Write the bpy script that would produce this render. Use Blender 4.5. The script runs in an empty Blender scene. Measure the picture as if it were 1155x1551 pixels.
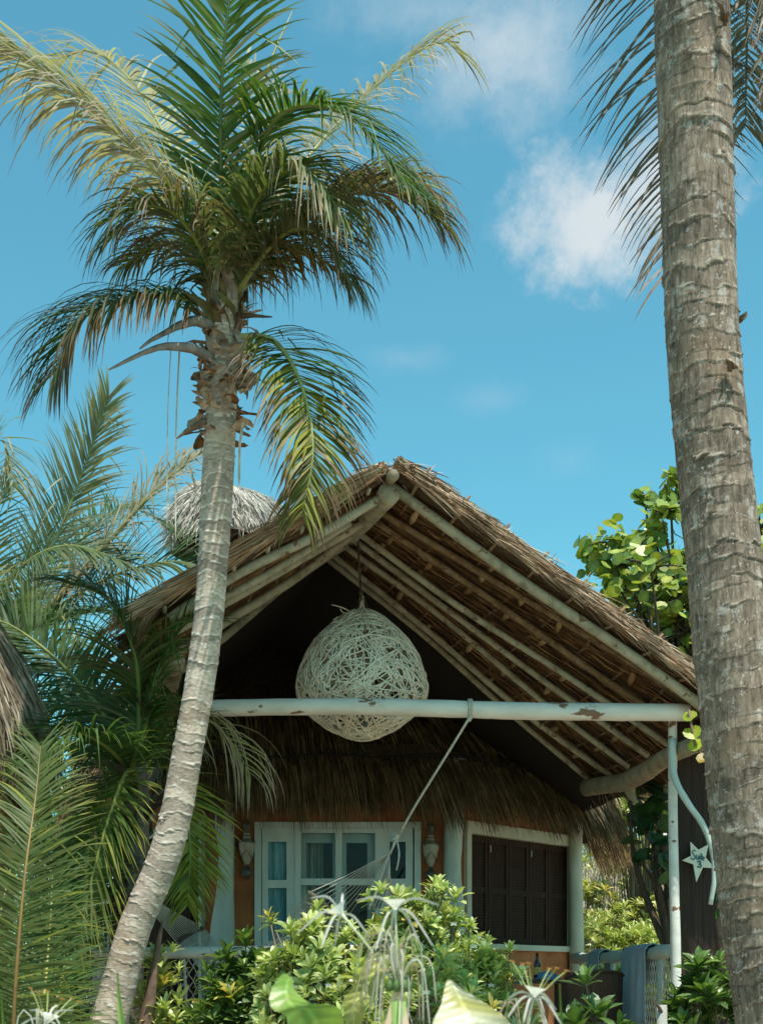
import bpy, math, random
import numpy as np
from mathutils import Vector

random.seed(7)
R = random.Random(11)
rng = np.random.default_rng(5)
C = bpy.context.scene.collection
EYE = 1.6            # eye height of the photographer
F = 2000.0           # focal length in photo pixels
HX, HY = 577.5, 1490.0

def P(px, py, Y):
    """a point seen at photo pixel (px, py) standing Y metres away"""
    return np.array(((px - HX) / F * Y, Y, EYE + (HY - py) / F * Y))

def nz(v):
    v = np.asarray(v, float)
    l = math.sqrt(float(v @ v))
    return v / l if l > 1e-9 else np.array((0., 0., 1.))

def lerp(a, b, t): return a + (b - a) * t
def mixc(a, b, t):
    t = min(1., max(0., t))
    return (a[0] + (b[0]-a[0])*t, a[1] + (b[1]-a[1])*t, a[2] + (b[2]-a[2])*t)
def sstep(a, b, x):
    t = min(1., max(0., (x - a) / (b - a))); return t*t*(3-2*t)

def catmull(pts, n):
    pts = [np.asarray(p, float) for p in pts]
    if len(pts) == 2:
        return np.array([lerp(pts[0], pts[1], i/(n-1)) for i in range(n)])
    q = [2*pts[0]-pts[1]] + pts + [2*pts[-1]-pts[-2]]
    m = len(pts) - 1
    dense = []
    for i in range(m):
        a, b, c, d = q[i], q[i+1], q[i+2], q[i+3]
        for k in range(24):
            t = k/24
            dense.append(.5*((2*b)+(c-a)*t+(2*a-5*b+4*c-d)*t*t+(3*b-a-3*c+d)*t**3))
    dense.append(pts[-1])
    dense = np.array(dense)
    s = np.concatenate(([0], np.cumsum(np.linalg.norm(np.diff(dense[:, :3], axis=0), axis=1))))
    u = np.linspace(0, s[-1], n)
    return np.stack([np.interp(u, s, dense[:, k]) for k in range(dense.shape[1])], 1)

# ------------------------------------------------------------------ objects
ROOT = {}
def base_of(o):
    while o.parent is not None: o = o.parent
    return np.array(o.location)

def tag(o, label=None, cat=None, group=None, kind=None):
    if label: o['label'] = label
    if cat: o['category'] = cat
    if group: o['group'] = group
    if kind: o['kind'] = kind
    return o

def thing(name, label, cat, loc, group=None):
    o = bpy.data.objects.new(name, None); C.objects.link(o)
    o.location = tuple(float(x) for x in loc); o.empty_display_size = .1
    return tag(o, label, cat, group)

class MB:
    def __init__(s): s.v, s.f, s.c = [], [], []
    def add(s, vs, fs, col=(1, 1, 1)):
        b = len(s.v); s.v.extend(vs)
        s.f.extend([tuple(b+i for i in f) for f in fs])
        if isinstance(col, list): s.c.extend(col)
        else: s.c.extend([col]*len(vs))
    def box(s, lo, hi, col=(1, 1, 1)):
        x0, y0, z0 = lo; x1, y1, z1 = hi
        s.add([(x0,y0,z0),(x1,y0,z0),(x1,y1,z0),(x0,y1,z0),(x0,y0,z1),(x1,y0,z1),(x1,y1,z1),(x0,y1,z1)],
              [(0,3,2,1),(4,5,6,7),(0,1,5,4),(1,2,6,5),(2,3,7,6),(3,0,4,7)], col)
    def obox(s, o, ax, ay, az, col=(1, 1, 1)):
        o, ax, ay, az = map(np.asarray, (o, ax, ay, az))
        vs = [tuple(o + ax*i + ay*j + az*k) for k in (0, 1) for j, i in ((0,0),(0,1),(1,1),(1,0))]
        s.add(vs, [(0,3,2,1),(4,5,6,7),(0,1,5,4),(1,2,6,5),(2,3,7,6),(3,0,4,7)], col)
    def tube(s, pts, r, n=8, col=(1, 1, 1), cap=True, wob=0., seed=0):
        pts = np.asarray(pts, float); m = len(pts)
        rr = np.full(m, r) if np.isscalar(r) else np.asarray(r, float)
        if len(rr) != m: rr = np.interp(np.linspace(0, 1, m), np.linspace(0, 1, len(rr)), rr)
        g = np.random.default_rng(seed)
        T = np.gradient(pts, axis=0)
        T /= np.maximum(np.linalg.norm(T, axis=1, keepdims=True), 1e-9)
        ref = np.array((0., 0., 1.)) if abs(T[0][2]) < .9 else np.array((1., 0., 0.))
        N = nz(np.cross(T[0], ref))
        vs, cl = [], []
        ang = np.linspace(0, 2*math.pi, n, endpoint=False)
        for i in range(m):
            N = nz(N - T[i]*(N @ T[i])); B = np.cross(T[i], N)
            ra = rr[i]*(1 + (wob*(g.random(n)-.5) if wob else 0))
            ring = pts[i] + np.outer(np.cos(ang)*ra, N) + np.outer(np.sin(ang)*ra, B)
            vs.extend(map(tuple, ring))
            cl.extend([col[i] if isinstance(col, list) else col]*n)
        fs = [(i*n+j, i*n+(j+1) % n, (i+1)*n+(j+1) % n, (i+1)*n+j) for i in range(m-1) for j in range(n)]
        if cap: fs += [tuple(range(n-1, -1, -1)), tuple((m-1)*n+j for j in range(n))]
        s.add(vs, fs, cl)
    def strip(s, pts, ws, W, cols):
        vs, cl = [], []
        for p, w, u, c in zip(pts, ws, W, cols):
            vs.append((p[0]-u[0]*w, p[1]-u[1]*w, p[2]-u[2]*w)); vs.append((p[0]+u[0]*w, p[1]+u[1]*w, p[2]+u[2]*w)); cl += [c, c]
        s.add(vs, [(2*i, 2*i+1, 2*i+3, 2*i+2) for i in range(len(pts)-1)], cl)
    def lathe(s, c, prof, n=20, col=(1, 1, 1), axis=None):
        c = np.asarray(c, float); vs = []
        for r, z in prof:
            for k in range(n):
                a = 2*math.pi*k/n
                vs.append((c[0]+r*math.cos(a), c[1]+r*math.sin(a), c[2]+z))
        m = len(prof)
        fs = [(i*n+k, i*n+(k+1) % n, (i+1)*n+(k+1) % n, (i+1)*n+k) for i in range(m-1) for k in range(n)]
        fs += [tuple(range(n-1, -1, -1)), tuple((m-1)*n+k for k in range(n))]
        s.add(vs, fs, col)
    def build(s, name, mat, parent=None, smooth=False):
        me = bpy.data.meshes.new(name)
        v = np.array(s.v, float).reshape(-1, 3)
        if parent is not None: v = v - base_of(parent)
        me.from_pydata(v.tolist(), [], s.f)
        a = me.color_attributes.new('Col', 'FLOAT_COLOR', 'POINT')
        col = np.ones((len(v), 4), np.float32)
        col[:, :3] = np.array(s.c, np.float32).reshape(-1, 3)
        a.data.foreach_set('color', col.ravel())
        me.materials.append(mat)
        if smooth: me.polygons.foreach_set('use_smooth', [True]*len(me.polygons))
        me.update()
        o = bpy.data.objects.new(name, me); C.objects.link(o)
        if parent is not None: o.parent = parent
        return o

# ------------------------------------------------------------------ materials
def newmat(name):
    m = bpy.data.materials.new(name); m.use_nodes = True
    nt = m.node_tree; nt.nodes.clear()
    out = nt.nodes.new('ShaderNodeOutputMaterial')
    return m, nt, out
def N(nt, t, **kw):
    n = nt.nodes.new(t)
    for k, v in kw.items():
        if k.startswith('i_'): n.inputs[k[2:].replace('_', ' ')].default_value = v
        else: setattr(n, k, v)
    return n
def L(nt, a, b): nt.links.new(a, b)
def ramp(nt, stops, fac):
    r = nt.nodes.new('ShaderNodeValToRGB'); e = r.color_ramp.elements
    while len(e) < len(stops): e.new(.5)
    for el, (p, c) in zip(e, stops):
        el.position = p; el.color = (c[0], c[1], c[2], 1) if not np.isscalar(c) else (c, c, c, 1)
    L(nt, fac, r.inputs['Fac']); return r.outputs['Color']
def coords(nt, scale=(1, 1, 1)):
    tc = nt.nodes.new('ShaderNodeTexCoord'); mp = nt.nodes.new('ShaderNodeMapping')
    mp.inputs['Scale'].default_value = scale
    L(nt, tc.outputs['Object'], mp.inputs['Vector']); return mp.outputs['Vector']
def noise(nt, vec, scale, detail=4, rough=.55):
    n = N(nt, 'ShaderNodeTexNoise'); n.inputs['Scale'].default_value = scale
    n.inputs['Detail'].default_value = detail; n.inputs['Roughness'].default_value = rough
    L(nt, vec, n.inputs['Vector']); return n.outputs['Fac']
def mul(nt, a, b, f=1.):
    m = N(nt, 'ShaderNodeMix', data_type='RGBA', blend_type='MULTIPLY'); m.inputs['Factor'].default_value = f
    L(nt, a, m.inputs['A']); L(nt, b, m.inputs['B']); return m.outputs['Result']
def mixrgb(nt, fac, a, b):
    m = N(nt, 'ShaderNodeMix', data_type='RGBA')
    L(nt, fac, m.inputs['Factor'])
    for s, k in ((a, 'A'), (b, 'B')):
        if hasattr(s, 'is_linked') or hasattr(s, 'links'): L(nt, s, m.inputs[k])
        else: m.inputs[k].default_value = (s[0], s[1], s[2], 1)
    return m.outputs['Result']

def m_attr(name, rough=.7, trans=0., spec=.3, vary=.35, nscale=9., tint=(1, 1, 1), tcol=(1.2, 1.3, .55)):
    """colour carried by the mesh, broken up by noise; leaves let some light through"""
    m, nt, out = newmat(name)
    at = N(nt, 'ShaderNodeAttribute', attribute_name='Col')
    f = noise(nt, coords(nt), nscale, 3)
    v = ramp(nt, [(.25, 1-vary), (.75, 1+vary*.6)], f)
    c = mul(nt, at.outputs['Color'], v)
    b = N(nt, 'ShaderNodeBsdfPrincipled'); b.inputs['Roughness'].default_value = rough
    b.inputs['Specular IOR Level'].default_value = spec
    L(nt, c, b.inputs['Base Color'])
    if trans:
        t = N(nt, 'ShaderNodeBsdfTranslucent')
        tc = N(nt, 'ShaderNodeMix', data_type='RGBA', blend_type='MULTIPLY'); tc.inputs['Factor'].default_value = 1
        L(nt, c, tc.inputs['A']); tc.inputs['B'].default_value = (*tcol, 1)
        L(nt, tc.outputs['Result'], t.inputs['Color'])
        mx = N(nt, 'ShaderNodeMixShader'); mx.inputs['Fac'].default_value = trans
        L(nt, b.outputs[0], mx.inputs[1]); L(nt, t.outputs[0], mx.inputs[2]); L(nt, mx.outputs[0], out.inputs[0])
    else:
        L(nt, b.outputs[0], out.inputs[0])
    return m

def m_noise(name, stops, scale=4., stretch=(1, 1, 1), rough=.8, bump=.2, spec=.3, detail=6, patch=None, bscale=None):
    m, nt, out = newmat(name)
    vec = coords(nt, stretch)
    f = noise(nt, vec, scale, detail, .6)
    c = ramp(nt, stops, f)
    if patch:      # (scale, threshold, colour)
        f2 = noise(nt, vec, patch[0], 5, .6)
        k = ramp(nt, [(patch[1], 0.), (patch[1]+.03, 1.)], f2)
        c = mixrgb(nt, k, c, patch[2])
    b = N(nt, 'ShaderNodeBsdfPrincipled'); b.inputs['Roughness'].default_value = rough
    b.inputs['Specular IOR Level'].default_value = spec
    L(nt, c, b.inputs['Base Color'])
    if bump:
        bn = noise(nt, vec, bscale or scale*3, 5)
        bp = N(nt, 'ShaderNodeBump'); bp.inputs['Strength'].default_value = bump; bp.inputs['Distance'].default_value = .02
        L(nt, bn, bp.inputs['Height']); L(nt, bp.outputs[0], b.inputs['Normal'])
    L(nt, b.outputs[0], out.inputs[0]); return m

def m_trunk(name, dark, mid, light, scar, lichen, lamt, warm, wamt, linew=.12, st=.22, cont=.15, stain=.5, crack=0.):
    """Col.r = place between two leaf scars (0 just above a scar), Col.g = random per ring, Col.b = random streak"""
    m, nt, out = newmat(name)
    at = N(nt, 'ShaderNodeAttribute', attribute_name='Col'); sp = N(nt, 'ShaderNodeSeparateColor')
    L(nt, at.outputs['Color'], sp.inputs[0])
    vec = coords(nt)
    fine = noise(nt, coords(nt, (1, 1, st)), 55 if st < 1 else 34, 6, .65)
    big = noise(nt, vec, 7, 4)
    c = ramp(nt, [(.25, dark), (.5, mid), (.78, light)], fine)
    rv = ramp(nt, [(0, .62), (1, 1.25)], sp.outputs['Green'])
    c = mul(nt, c, rv)
    w = ramp(nt, [(.52, 0.), (.72, wamt)], noise(nt, vec, 3.1, 3))
    c = mixrgb(nt, w, c, warm)
    lk = ramp(nt, [(.56, 0.), (.62, lamt)], noise(nt, vec, 15, 6, .7))
    c = mixrgb(nt, lk, c, lichen)
    stn = ramp(nt, [(.60, 0.), (.70, stain)], noise(nt, coords(nt, (1, 1, 2.2)), 8, 6, .7))
    c = mixrgb(nt, stn, c, (dark[0]*.55, dark[1]*.55, dark[2]*.55))
    # the pale lip of a scar, broken along the ring, and the dark crack under it
    brk = ramp(nt, [(.35, cont), (.6, 1.)], noise(nt, vec, 13, 3))
    ln = ramp(nt, [(0, 1.), (linew*.55, .85), (linew, 0.)], sp.outputs['Red'])
    mm0 = N(nt, 'ShaderNodeMath', operation='MULTIPLY'); L(nt, ln, mm0.inputs[0]); L(nt, brk, mm0.inputs[1])
    mm = N(nt, 'ShaderNodeMath', operation='MULTIPLY'); L(nt, mm0.outputs[0], mm.inputs[0]); L(nt, ramp(nt, [(0, cont), (.7, 1.)], sp.outputs['Blue']), mm.inputs[1])
    c = mixrgb(nt, mm.outputs[0], c, scar)
    brk2 = ramp(nt, [(.4, .05), (.62, .95)], noise(nt, vec, 9, 4))
    dk = ramp(nt, [(.80, 0.), (.95, .55), (1, 1.)], sp.outputs['Red'])
    m2 = N(nt, 'ShaderNodeMath', operation='MULTIPLY'); L(nt, dk, m2.inputs[0]); L(nt, brk2, m2.inputs[1])
    c = mixrgb(nt, m2.outputs[0], c, (dark[0]*.4, dark[1]*.4, dark[2]*.4))
    b = N(nt, 'ShaderNodeBsdfPrincipled'); b.inputs['Roughness'].default_value = .85; b.inputs['Specular IOR Level'].default_value = .2
    L(nt, c, b.inputs['Base Color'])
    if crack:
        cn = noise(nt, coords(nt, (1, 1, .3)), 16, 3, .6)
        ck = ramp(nt, [(.482, 0.), (.496, crack), (.504, crack), (.518, 0.)], cn)
        c = mixrgb(nt, ck, c, (dark[0]*.35, dark[1]*.35, dark[2]*.35))
        c2_ = ramp(nt, [(.60, 0.), (.66, .75)], noise(nt, vec, 48, 4, .7))
        c = mixrgb(nt, c2_, c, scar)
        L(nt, c, b.inputs['Base Color'])
    bp = N(nt, 'ShaderNodeBump'); bp.inputs['Strength'].default_value = .55; bp.inputs['Distance'].default_value = .012
    L(nt, fine, bp.inputs['Height']); L(nt, bp.outputs[0], b.inputs['Normal'])
    L(nt, b.outputs[0], out.inputs[0]); return m

def m_glass(name):
    m, nt, out = newmat(name)
    t = N(nt, 'ShaderNodeBsdfTransparent'); t.inputs[0].default_value = (.75, .82, .82, 1)
    g = N(nt, 'ShaderNodeBsdfGlossy'); g.inputs['Roughness'].default_value = .02
    fr = N(nt, 'ShaderNodeFresnel'); fr.inputs['IOR'].default_value = 1.3
    mx = N(nt, 'ShaderNodeMixShader'); L(nt, fr.outputs[0], mx.inputs[0])
    L(nt, t.outputs[0], mx.inputs[1]); L(nt, g.outputs[0], mx.inputs[2]); L(nt, mx.outputs[0], out.inputs[0])
    return m

M = {}
M['leaf'] = m_attr('palm_leaf', .5, .34, .25, .3, 6)
M['rib'] = m_attr('palm_rib', .5, 0, .4, .25, 12)
M['broad'] = m_attr('broad_leaf', .36, .3, .5, .3, 14)
M['petal'] = m_attr('petal', .5, .3, .3, .1, 30, tcol=(1.1, 1.1, .95))
M['straw'] = m_attr('straw', .85, 0, .2, .5, 5)
M['bark'] = m_noise('bark', [(.3, (.05, .035, .025)), (.7, (.14, .10, .07))], 18, (1, 1, .3), .9, .5)
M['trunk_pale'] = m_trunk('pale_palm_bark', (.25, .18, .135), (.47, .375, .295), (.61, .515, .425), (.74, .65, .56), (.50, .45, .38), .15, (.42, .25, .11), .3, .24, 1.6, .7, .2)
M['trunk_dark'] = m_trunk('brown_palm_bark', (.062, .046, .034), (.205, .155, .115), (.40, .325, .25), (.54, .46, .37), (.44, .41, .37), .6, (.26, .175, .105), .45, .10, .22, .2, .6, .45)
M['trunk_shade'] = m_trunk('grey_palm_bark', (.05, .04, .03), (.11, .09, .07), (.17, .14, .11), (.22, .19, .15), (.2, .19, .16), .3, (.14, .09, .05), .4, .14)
M['fibre'] = m_attr('palm_fibre', .85, 0, .2, .5, 16)
M['thatch'] = m_noise('thatch_base', [(.3, (.045, .03, .018)), (.7, (.13, .085, .05))], 30, (1, 1, .25), .95, .7)
M['thatch_pale'] = m_noise('thatch_weathered', [(.3, (.13, .10, .075)), (.7, (.30, .24, .18))], 30, (1, 1, .25), .95, .7)
M['thatch_shade'] = m_noise('shade_dark_thatch', [(.3, (.010, .008, .006)), (.7, (.030, .022, .015))], 30, (1, 1, .25), .95, .7)  # near-black thatch: loft shade put into the colour; also colours the seam cord
M['pole'] = m_noise('pale_pole', [(.25, (.15, .125, .08)), (.5, (.35, .32, .225)), (.8, (.46, .43, .32))], 9, (1, 1, 1), .7, .35, patch=(16, .62, (.17, .10, .055)))
M['pole_brown'] = m_noise('brown_pole', [(.25, (.10, .06, .03)), (.5, (.20, .125, .065)), (.8, (.29, .22, .135))], 12, (1, 1, 1), .75, .35, patch=(21, .58, (.12, .06, .03)))
M['log'] = m_noise('bare_log', [(.3, (.19, .155, .10)), (.7, (.38, .32, .22))], 9, (1, 1, 1), .75, .4)
M['white'] = m_noise('white_paint', [(.3, (.58, .555, .49)), (.55, (.70, .67, .60)), (.8, (.78, .75, .68))], 8, (.45, 1, 1), .55, .2, patch=(9, .60, (.22, .12, .075)))
M['aqua'] = m_noise('pale_aqua_paint', [(.3, (.40, .47, .42)), (.7, (.56, .62, .56))], 6, (1, 1, .5), .6, .25)
M['frame'] = m_noise('frame_paint', [(.3, (.52, .60, .56)), (.7, (.66, .72, .67))], 7, (1, 1, .4), .5, .1)
M['cream'] = m_noise('cream_paint', [(.3, (.42, .42, .31)), (.7, (.55, .54, .42))], 6, (1, 1, .5), .6, .15)
M['terracotta'] = m_noise('terracotta_plaster', [(.22, (.22, .078, .030)), (.5, (.36, .13, .048)), (.72, (.44, .175, .07)), (.85, (.50, .27, .15))], 3.5, (1, 1, .7), .85, .35, bscale=30, patch=(2.6, .60, (.27, .115, .055)))
M['shutter'] = m_noise('dark_shutter_wood', [(.3, (.024, .013, .009)), (.7, (.055, .030, .019))], 10, (4, 4, .4), .75, .15, spec=.12)
M['plank'] = m_noise('dark_plank', [(.25, (.016, .008, .005)), (.6, (.040, .021, .013)), (.85, (.095, .068, .052))], 7, (9, 9, .35), .7, .3)
M['deck'] = m_noise('deck_wood', [(.3, (.17, .11, .065)), (.7, (.30, .21, .13))], 6, (.5, 5, 1), .8, .2)
M['glass'] = m_glass('window_glass')
M['curtain'] = m_noise('curtain', [(.3, (.42, .44, .41)), (.7, (.62, .62, .57))], 9, (6, 1, .3), .9, .1)
M['curtain_reflection'] = m_noise('sky_reflection_curtain', [(.35, (.16, .45, .52)), (.65, (.45, .72, .78))], 9, (5, 1, .6), .9, .1)  # curtain painted blue to stand for sky reflected in the left panes
M['pewter'] = m_noise('dark_metal', [(.3, (.035, .03, .026)), (.7, (.10, .085, .07))], 20, (1, 1, 1), .4, .2, spec=.6)
M['urn'] = m_noise('urn_glass', [(.3, (.30, .27, .20)), (.7, (.44, .40, .31))], 14, (1, 1, 1), .35, .05)
M['rope'] = m_noise('rope', [(.3, (.40, .37, .30)), (.7, (.62, .58, .49))], 60, (1, 1, 1), .9, .4)
M['cane'] = m_noise('white_cane', [(.3, (.58, .55, .43)), (.7, (.82, .78, .66))], 12, (1, 1, 1), .65, .1)
M['sign'] = m_noise('sign_paint', [(.3, (.60, .57, .45)), (.7, (.72, .68, .56))], 12, (1, 1, 1), .6, .1)
M['teal'] = m_noise('teal_paint', [(.3, (.02, .11, .13)), (.7, (.03, .15, .17))], 12, rough=.5, bump=0)
M['towel'] = m_noise('blue_towel', [(.3, (.31, .40, .45)), (.7, (.42, .50, .54))], 60, (1, 1, 1), .95, .5)
M['wicker'] = m_noise('wicker', [(.3, (.045, .024, .015)), (.7, (.16, .09, .055))], 45, (3, 3, .35), .7, .5)
M['tabletop'] = m_noise('table_wood', [(.3, (.04, .025, .018)), (.7, (.10, .06, .04))], 8, (1, 5, 1), .5, .1)
M['bottle'] = m_noise('brown_bottle', [(.3, (.02, .010, .005)), (.7, (.035, .017, .008))], 5, rough=.12, bump=0, spec=.6)
M['label'] = m_noise('yellow_label', [(.4, (.55, .38, .08)), (.6, (.62, .46, .14))], 30, rough=.6, bump=0)
M['can'] = m_noise('pale_can', [(.4, (.45, .52, .52)), (.6, (.60, .66, .66))], 20, rough=.3, bump=0)
M['amber'] = m_noise('amber_jar', [(.4, (.40, .14, .03)), (.6, (.5, .2, .05))], 20, rough=.2, bump=0)
M['bluecloth'] = m_noise('blue_cloth', [(.4, (.06, .18, .33)), (.6, (.20, .36, .5))], 25, rough=.8, bump=.3)
M['stump'] = m_noise('grey_stump', [(.3, (.26, .25, .22)), (.7, (.42, .40, .36))], 15, (1, 1, .3), .8, .3)
M['sand'] = m_noise('sand', [(.3, (.27, .225, .16)), (.7, (.38, .32, .235))], 3, rough=.95, bump=.3)
M['dune'] = m_noise('dune_soil', [(.3, (.16, .14, .07)), (.7, (.36, .31, .19))], 1.5, rough=.95, bump=.4)
M['dark_in'] = m_noise('room_plaster', [(.3, (.12, .10, .08)), (.7, (.2, .17, .14))], 3, rough=.9, bump=0)

# ------------------------------------------------------------------ palms
GREEN = (.085, .155, .032); DEEP = (.042, .090, .022); YEL = (.36, .34, .045); OLIVE = (.135, .150, .048)
BROWN = (.15, .088, .045); TAN = (.34, .255, .15); SILVER = (.56, .52, .43); GREYB = (.115, .098, .08)

def frond(palm, ctrl, n=62, ln=.5, w=.017, droop=.9, c=GREEN, c2=OLIVE, tip=BROWN, dry=.3, ref=(0, -.4, .9),
          a=(68, 32), rib=(.20, .22, .05), ribr=.014, t0=.08, sides=(1, 1), curl=.0, brk=.12, silver=0., rise=.18, seed=0, segs=6):
    n = int(n*1.4); w *= .52
    g = random.Random(seed*77+len(ctrl)*5+int(ctrl[0][0]*3+ctrl[-1][0]*7))
    pts = [P(*q) for q in ctrl]
    ns = 60
    Q = catmull(pts, ns)
    T = np.gradient(Q, axis=0); T /= np.linalg.norm(T, axis=1, keepdims=True)
    ref = nz(ref)
    mb = MB()
    for i in range(n):
        for k, sd in enumerate((-1, 1)):
            if g.random() > sides[k]: continue
            t = t0 + (1-t0)*((i + g.uniform(-.3, .3))/(n-1))
            t = min(.999, max(0., t)); x = t*(ns-1); j = min(ns-2, int(x)); u = x-j
            p = lerp(Q[j], Q[j+1], u); tg = T[j]
            S = nz(np.cross(tg, ref))*sd; Nn = nz(np.cross(S, tg))*sd
            ang = math.radians(lerp(a[0], a[1], t) + g.gauss(0, 5))
            d = tg*math.cos(ang) + S*math.sin(ang) + Nn*(rise + g.gauss(0, .09))
            pr = (.55+.45*sstep(0, .3, t))*(1-.45*sstep(.6, 1., t))
            le = ln*pr*g.uniform(.84, 1.12)
            if g.random() < .06: le *= g.uniform(.4, .75)
            dr = droop*g.uniform(.65, 1.4)
            bk = g.randint(1, 4) if g.random() < brk else 99
            d = nz(d); st = le/segs
            ps, ws, Ws, cs = [], [], [], []
            b = mixc(c, c2, g.random()**1.3)
            if g.random() < dry*.45: b = mixc(b, tip, g.uniform(.3, .9))
            dd = dry + g.gauss(0, .12)
            tw = g.gauss(0, .4); cu = curl*g.uniform(-1, 1)
            sil = silver*g.uniform(.2, 1.1)
            dz = np.array((0., 0., -1.))
            for s in range(segs+1):
                f = s/segs
                ps.append(p)
                ws.append(w*(.55, 1., .95, .82, .62, .36, .05)[min(6, int(f*6+.01))])
                Ws.append(nz(np.cross(d, Nn + S*tw + np.array((0, 0, 1.))*.25)))
                q = mixc(b, SILVER, sil*(.35+.65*f))
                cs.append(mixc(q, tip, sstep(1.05-dd, 1.45-dd*.8, f+.15)))
                p = p + d*st
                d = d + dz*dr*(.25+f)*1.9/segs
                if s == bk: d = d + dz*g.uniform(.8, 2.)
                if cu: d = d + tg*cu*.35 + S*(-abs(cu))*.25*f
                d = nz(d)
            mb.strip(ps, ws, Ws, cs)
    fr = mb.build('frond', M['leaf'], palm)
    rb = MB()
    idx = list(range(0, ns, 3))
    if idx[-1] != ns-1: idx.append(ns-1)
    rr = [ribr*(1.35*(1-i/(ns-1))**1.0+.14) for i in idx]
    rb.tube(Q[idx], rr, 7, [mixc(rib, (rib[0]*.7, rib[1]*.85, rib[2]*.7), i/(ns-1)) for i in idx])
    rb.build('midrib', M['rib'], fr, True)
    return fr

def trunk(palm, ctrl, Y, spacing, mat, amp=.05, na=40, res=.006, seed=1, tilt=.15, lump=.03):
    """ctrl: (px, py, width_px[, Y])"""
    g = np.random.default_rng(seed)
    pts = []
    for q in ctrl:
        yy = q[3] if len(q) > 3 else Y
        p = P(q[0], q[1], yy); pts.append((*p, q[2]/F*yy*.5))
    tot = sum(np.linalg.norm(np.array(pts[i+1][:3])-np.array(pts[i][:3])) for i in range(len(pts)-1))
    n = int(tot/res)
    Q = catmull(pts, n); rad = Q[:, 3]; Q = Q[:, :3]
    s = np.concatenate(([0], np.cumsum(np.linalg.norm(np.diff(Q, axis=0), axis=1))))
    rings = [0.]
    while rings[-1] < s[-1]+.3: rings.append(rings[-1]+spacing*g.uniform(.55, 1.5))
    rings = np.array(rings); rc = g.random(len(rings)); ramp_ = g.uniform(.4, 1.5, len(rings))
    T = np.gradient(Q, axis=0); T /= np.linalg.norm(T, axis=1, keepdims=True)
    A = np.linspace(0, 2*math.pi, na, endpoint=False)
    Nn = nz(np.cross(T[0], (0, 1, 0.1)))
    ph = g.random(8)*6.28; rk = g.random(len(rings))*6.28; rk2 = g.random(len(rings))*6.28
    vs = np.zeros((n, na, 3)); cl = np.zeros((n, na, 3))
    t1 = np.convolve(g.normal(0, 1, n+80), np.ones(40)/40, 'same')[40:40+n]*3
    t2 = np.convolve(g.normal(0, 1, n+80), np.ones(40)/40, 'same')[40:40+n]*3
    for i in range(n):
        Nn = nz(Nn - T[i]*(Nn @ T[i])); B = np.cross(T[i], Nn)
        wob = spacing*tilt*(t1[i]*np.cos(A)+t2[i]*np.sin(A)) + spacing*.16*np.sin(3*A+ph[0]+s[i]*9) + spacing*.07*np.sin(7*A+ph[1]+s[i]*23)+spacing*.05*np.sin(13*A+ph[2]-s[i]*31)
        q = np.clip(s[i]+wob+.1, 0, rings[-1]-1e-3)
        k = np.searchsorted(rings, q, side='right')-1; k = np.clip(k, 0, len(rings)-2)
        f = (q-rings[k])/(rings[k+1]-rings[k])
        prof = np.exp(-f*7)*1.0 - np.exp(-(1-f)*12)*.7
        mo = np.clip(.55+.55*np.sin(A+rk[k])+.45*np.sin(3*A+rk2[k])+.2*np.sin(6*A+rk[k]*2), .06, 1.5)
        prof = prof*mo
        lum = lump*(np.sin(2*A+ph[3]+s[i]*3)*.5+np.sin(5*A+ph[4]+s[i]*11)*.35+np.sin(9*A+ph[5]-s[i]*27)*.25)
        r = rad[i]*(1+amp*ramp_[k]*prof+lum)
        vs[i] = Q[i]+np.outer(np.cos(A)*r, Nn)+np.outer(np.sin(A)*r, B)
        cl[i, :, 0] = f; cl[i, :, 1] = rc[k]; cl[i, :, 2] = np.clip(mo, 0, 1)
    mb = MB()
    fs = [(i*na+j, i*na+(j+1) % na, (i+1)*na+(j+1) % na, (i+1)*na+j) for i in range(n-1) for j in range(na)]
    fs.append(tuple((n-1)*na+j for j in range(na)))
    mb.add(list(map(tuple, vs.reshape(-1, 3))), fs, list(map(tuple, cl.reshape(-1, 3))))
    return mb.build('trunk', mat, palm, True)

def husk(mb, p, d, ln, w, col, col2, g, bend=.8, segs=6):
    """a torn curl of dry leaf base"""
    d = nz(d); side = nz(np.cross(d, (g.gauss(0, .4), g.gauss(0, .4), 1)))
    ps, ws, Ws, cs = [], [], [], []
    ax = nz((g.gauss(0, 1), g.gauss(0, 1), g.gauss(0, .5)))
    for s in range(segs+1):
        f = s/segs
        ps.append(p); ws.append(w*(1, 1, .95, .9, .8, .6, .25)[s]*g.uniform(.75, 1.2)); Ws.append(side)
        cs.append(mixc(col, col2, f*g.uniform(.5, 1.2)))
        p = p + d*ln/segs
        d = nz(d + np.array((0, 0, -1.))*bend/segs*2*f + ax*.28)
        side = nz(side + ax*.25 + np.array((g.gauss(0, .15), g.gauss(0, .15), g.gauss(0, .15))))
    mb.strip(ps, ws, Ws, cs)

# ---- the tall leaning palm left of the hut
YA = 8.3
pa = thing('coconut_palm', 'tall leaning coconut palm with pale ringed trunk and wide crown before the hut', 'palm tree', (*P(120, 1640, YA)[:2], 0))
bx = P(120, 1640, YA)
trunk(pa, [(20, 1815, 66), (125, 1640, 60), (164, 1551, 55), (203, 1410, 50), (255, 1280, 49), (286, 1130, 45), (308, 1000, 45), (320, 890, 45), (329, 740, 48), (334, 640, 46), (338, 540, 46), (341, 470, 42), (344, 410, 26)],
      YA, .062, M['trunk_pale'], .05, 36, .006, 3, .55, .02)
Y = YA
DG = dict(seed=1)
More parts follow.
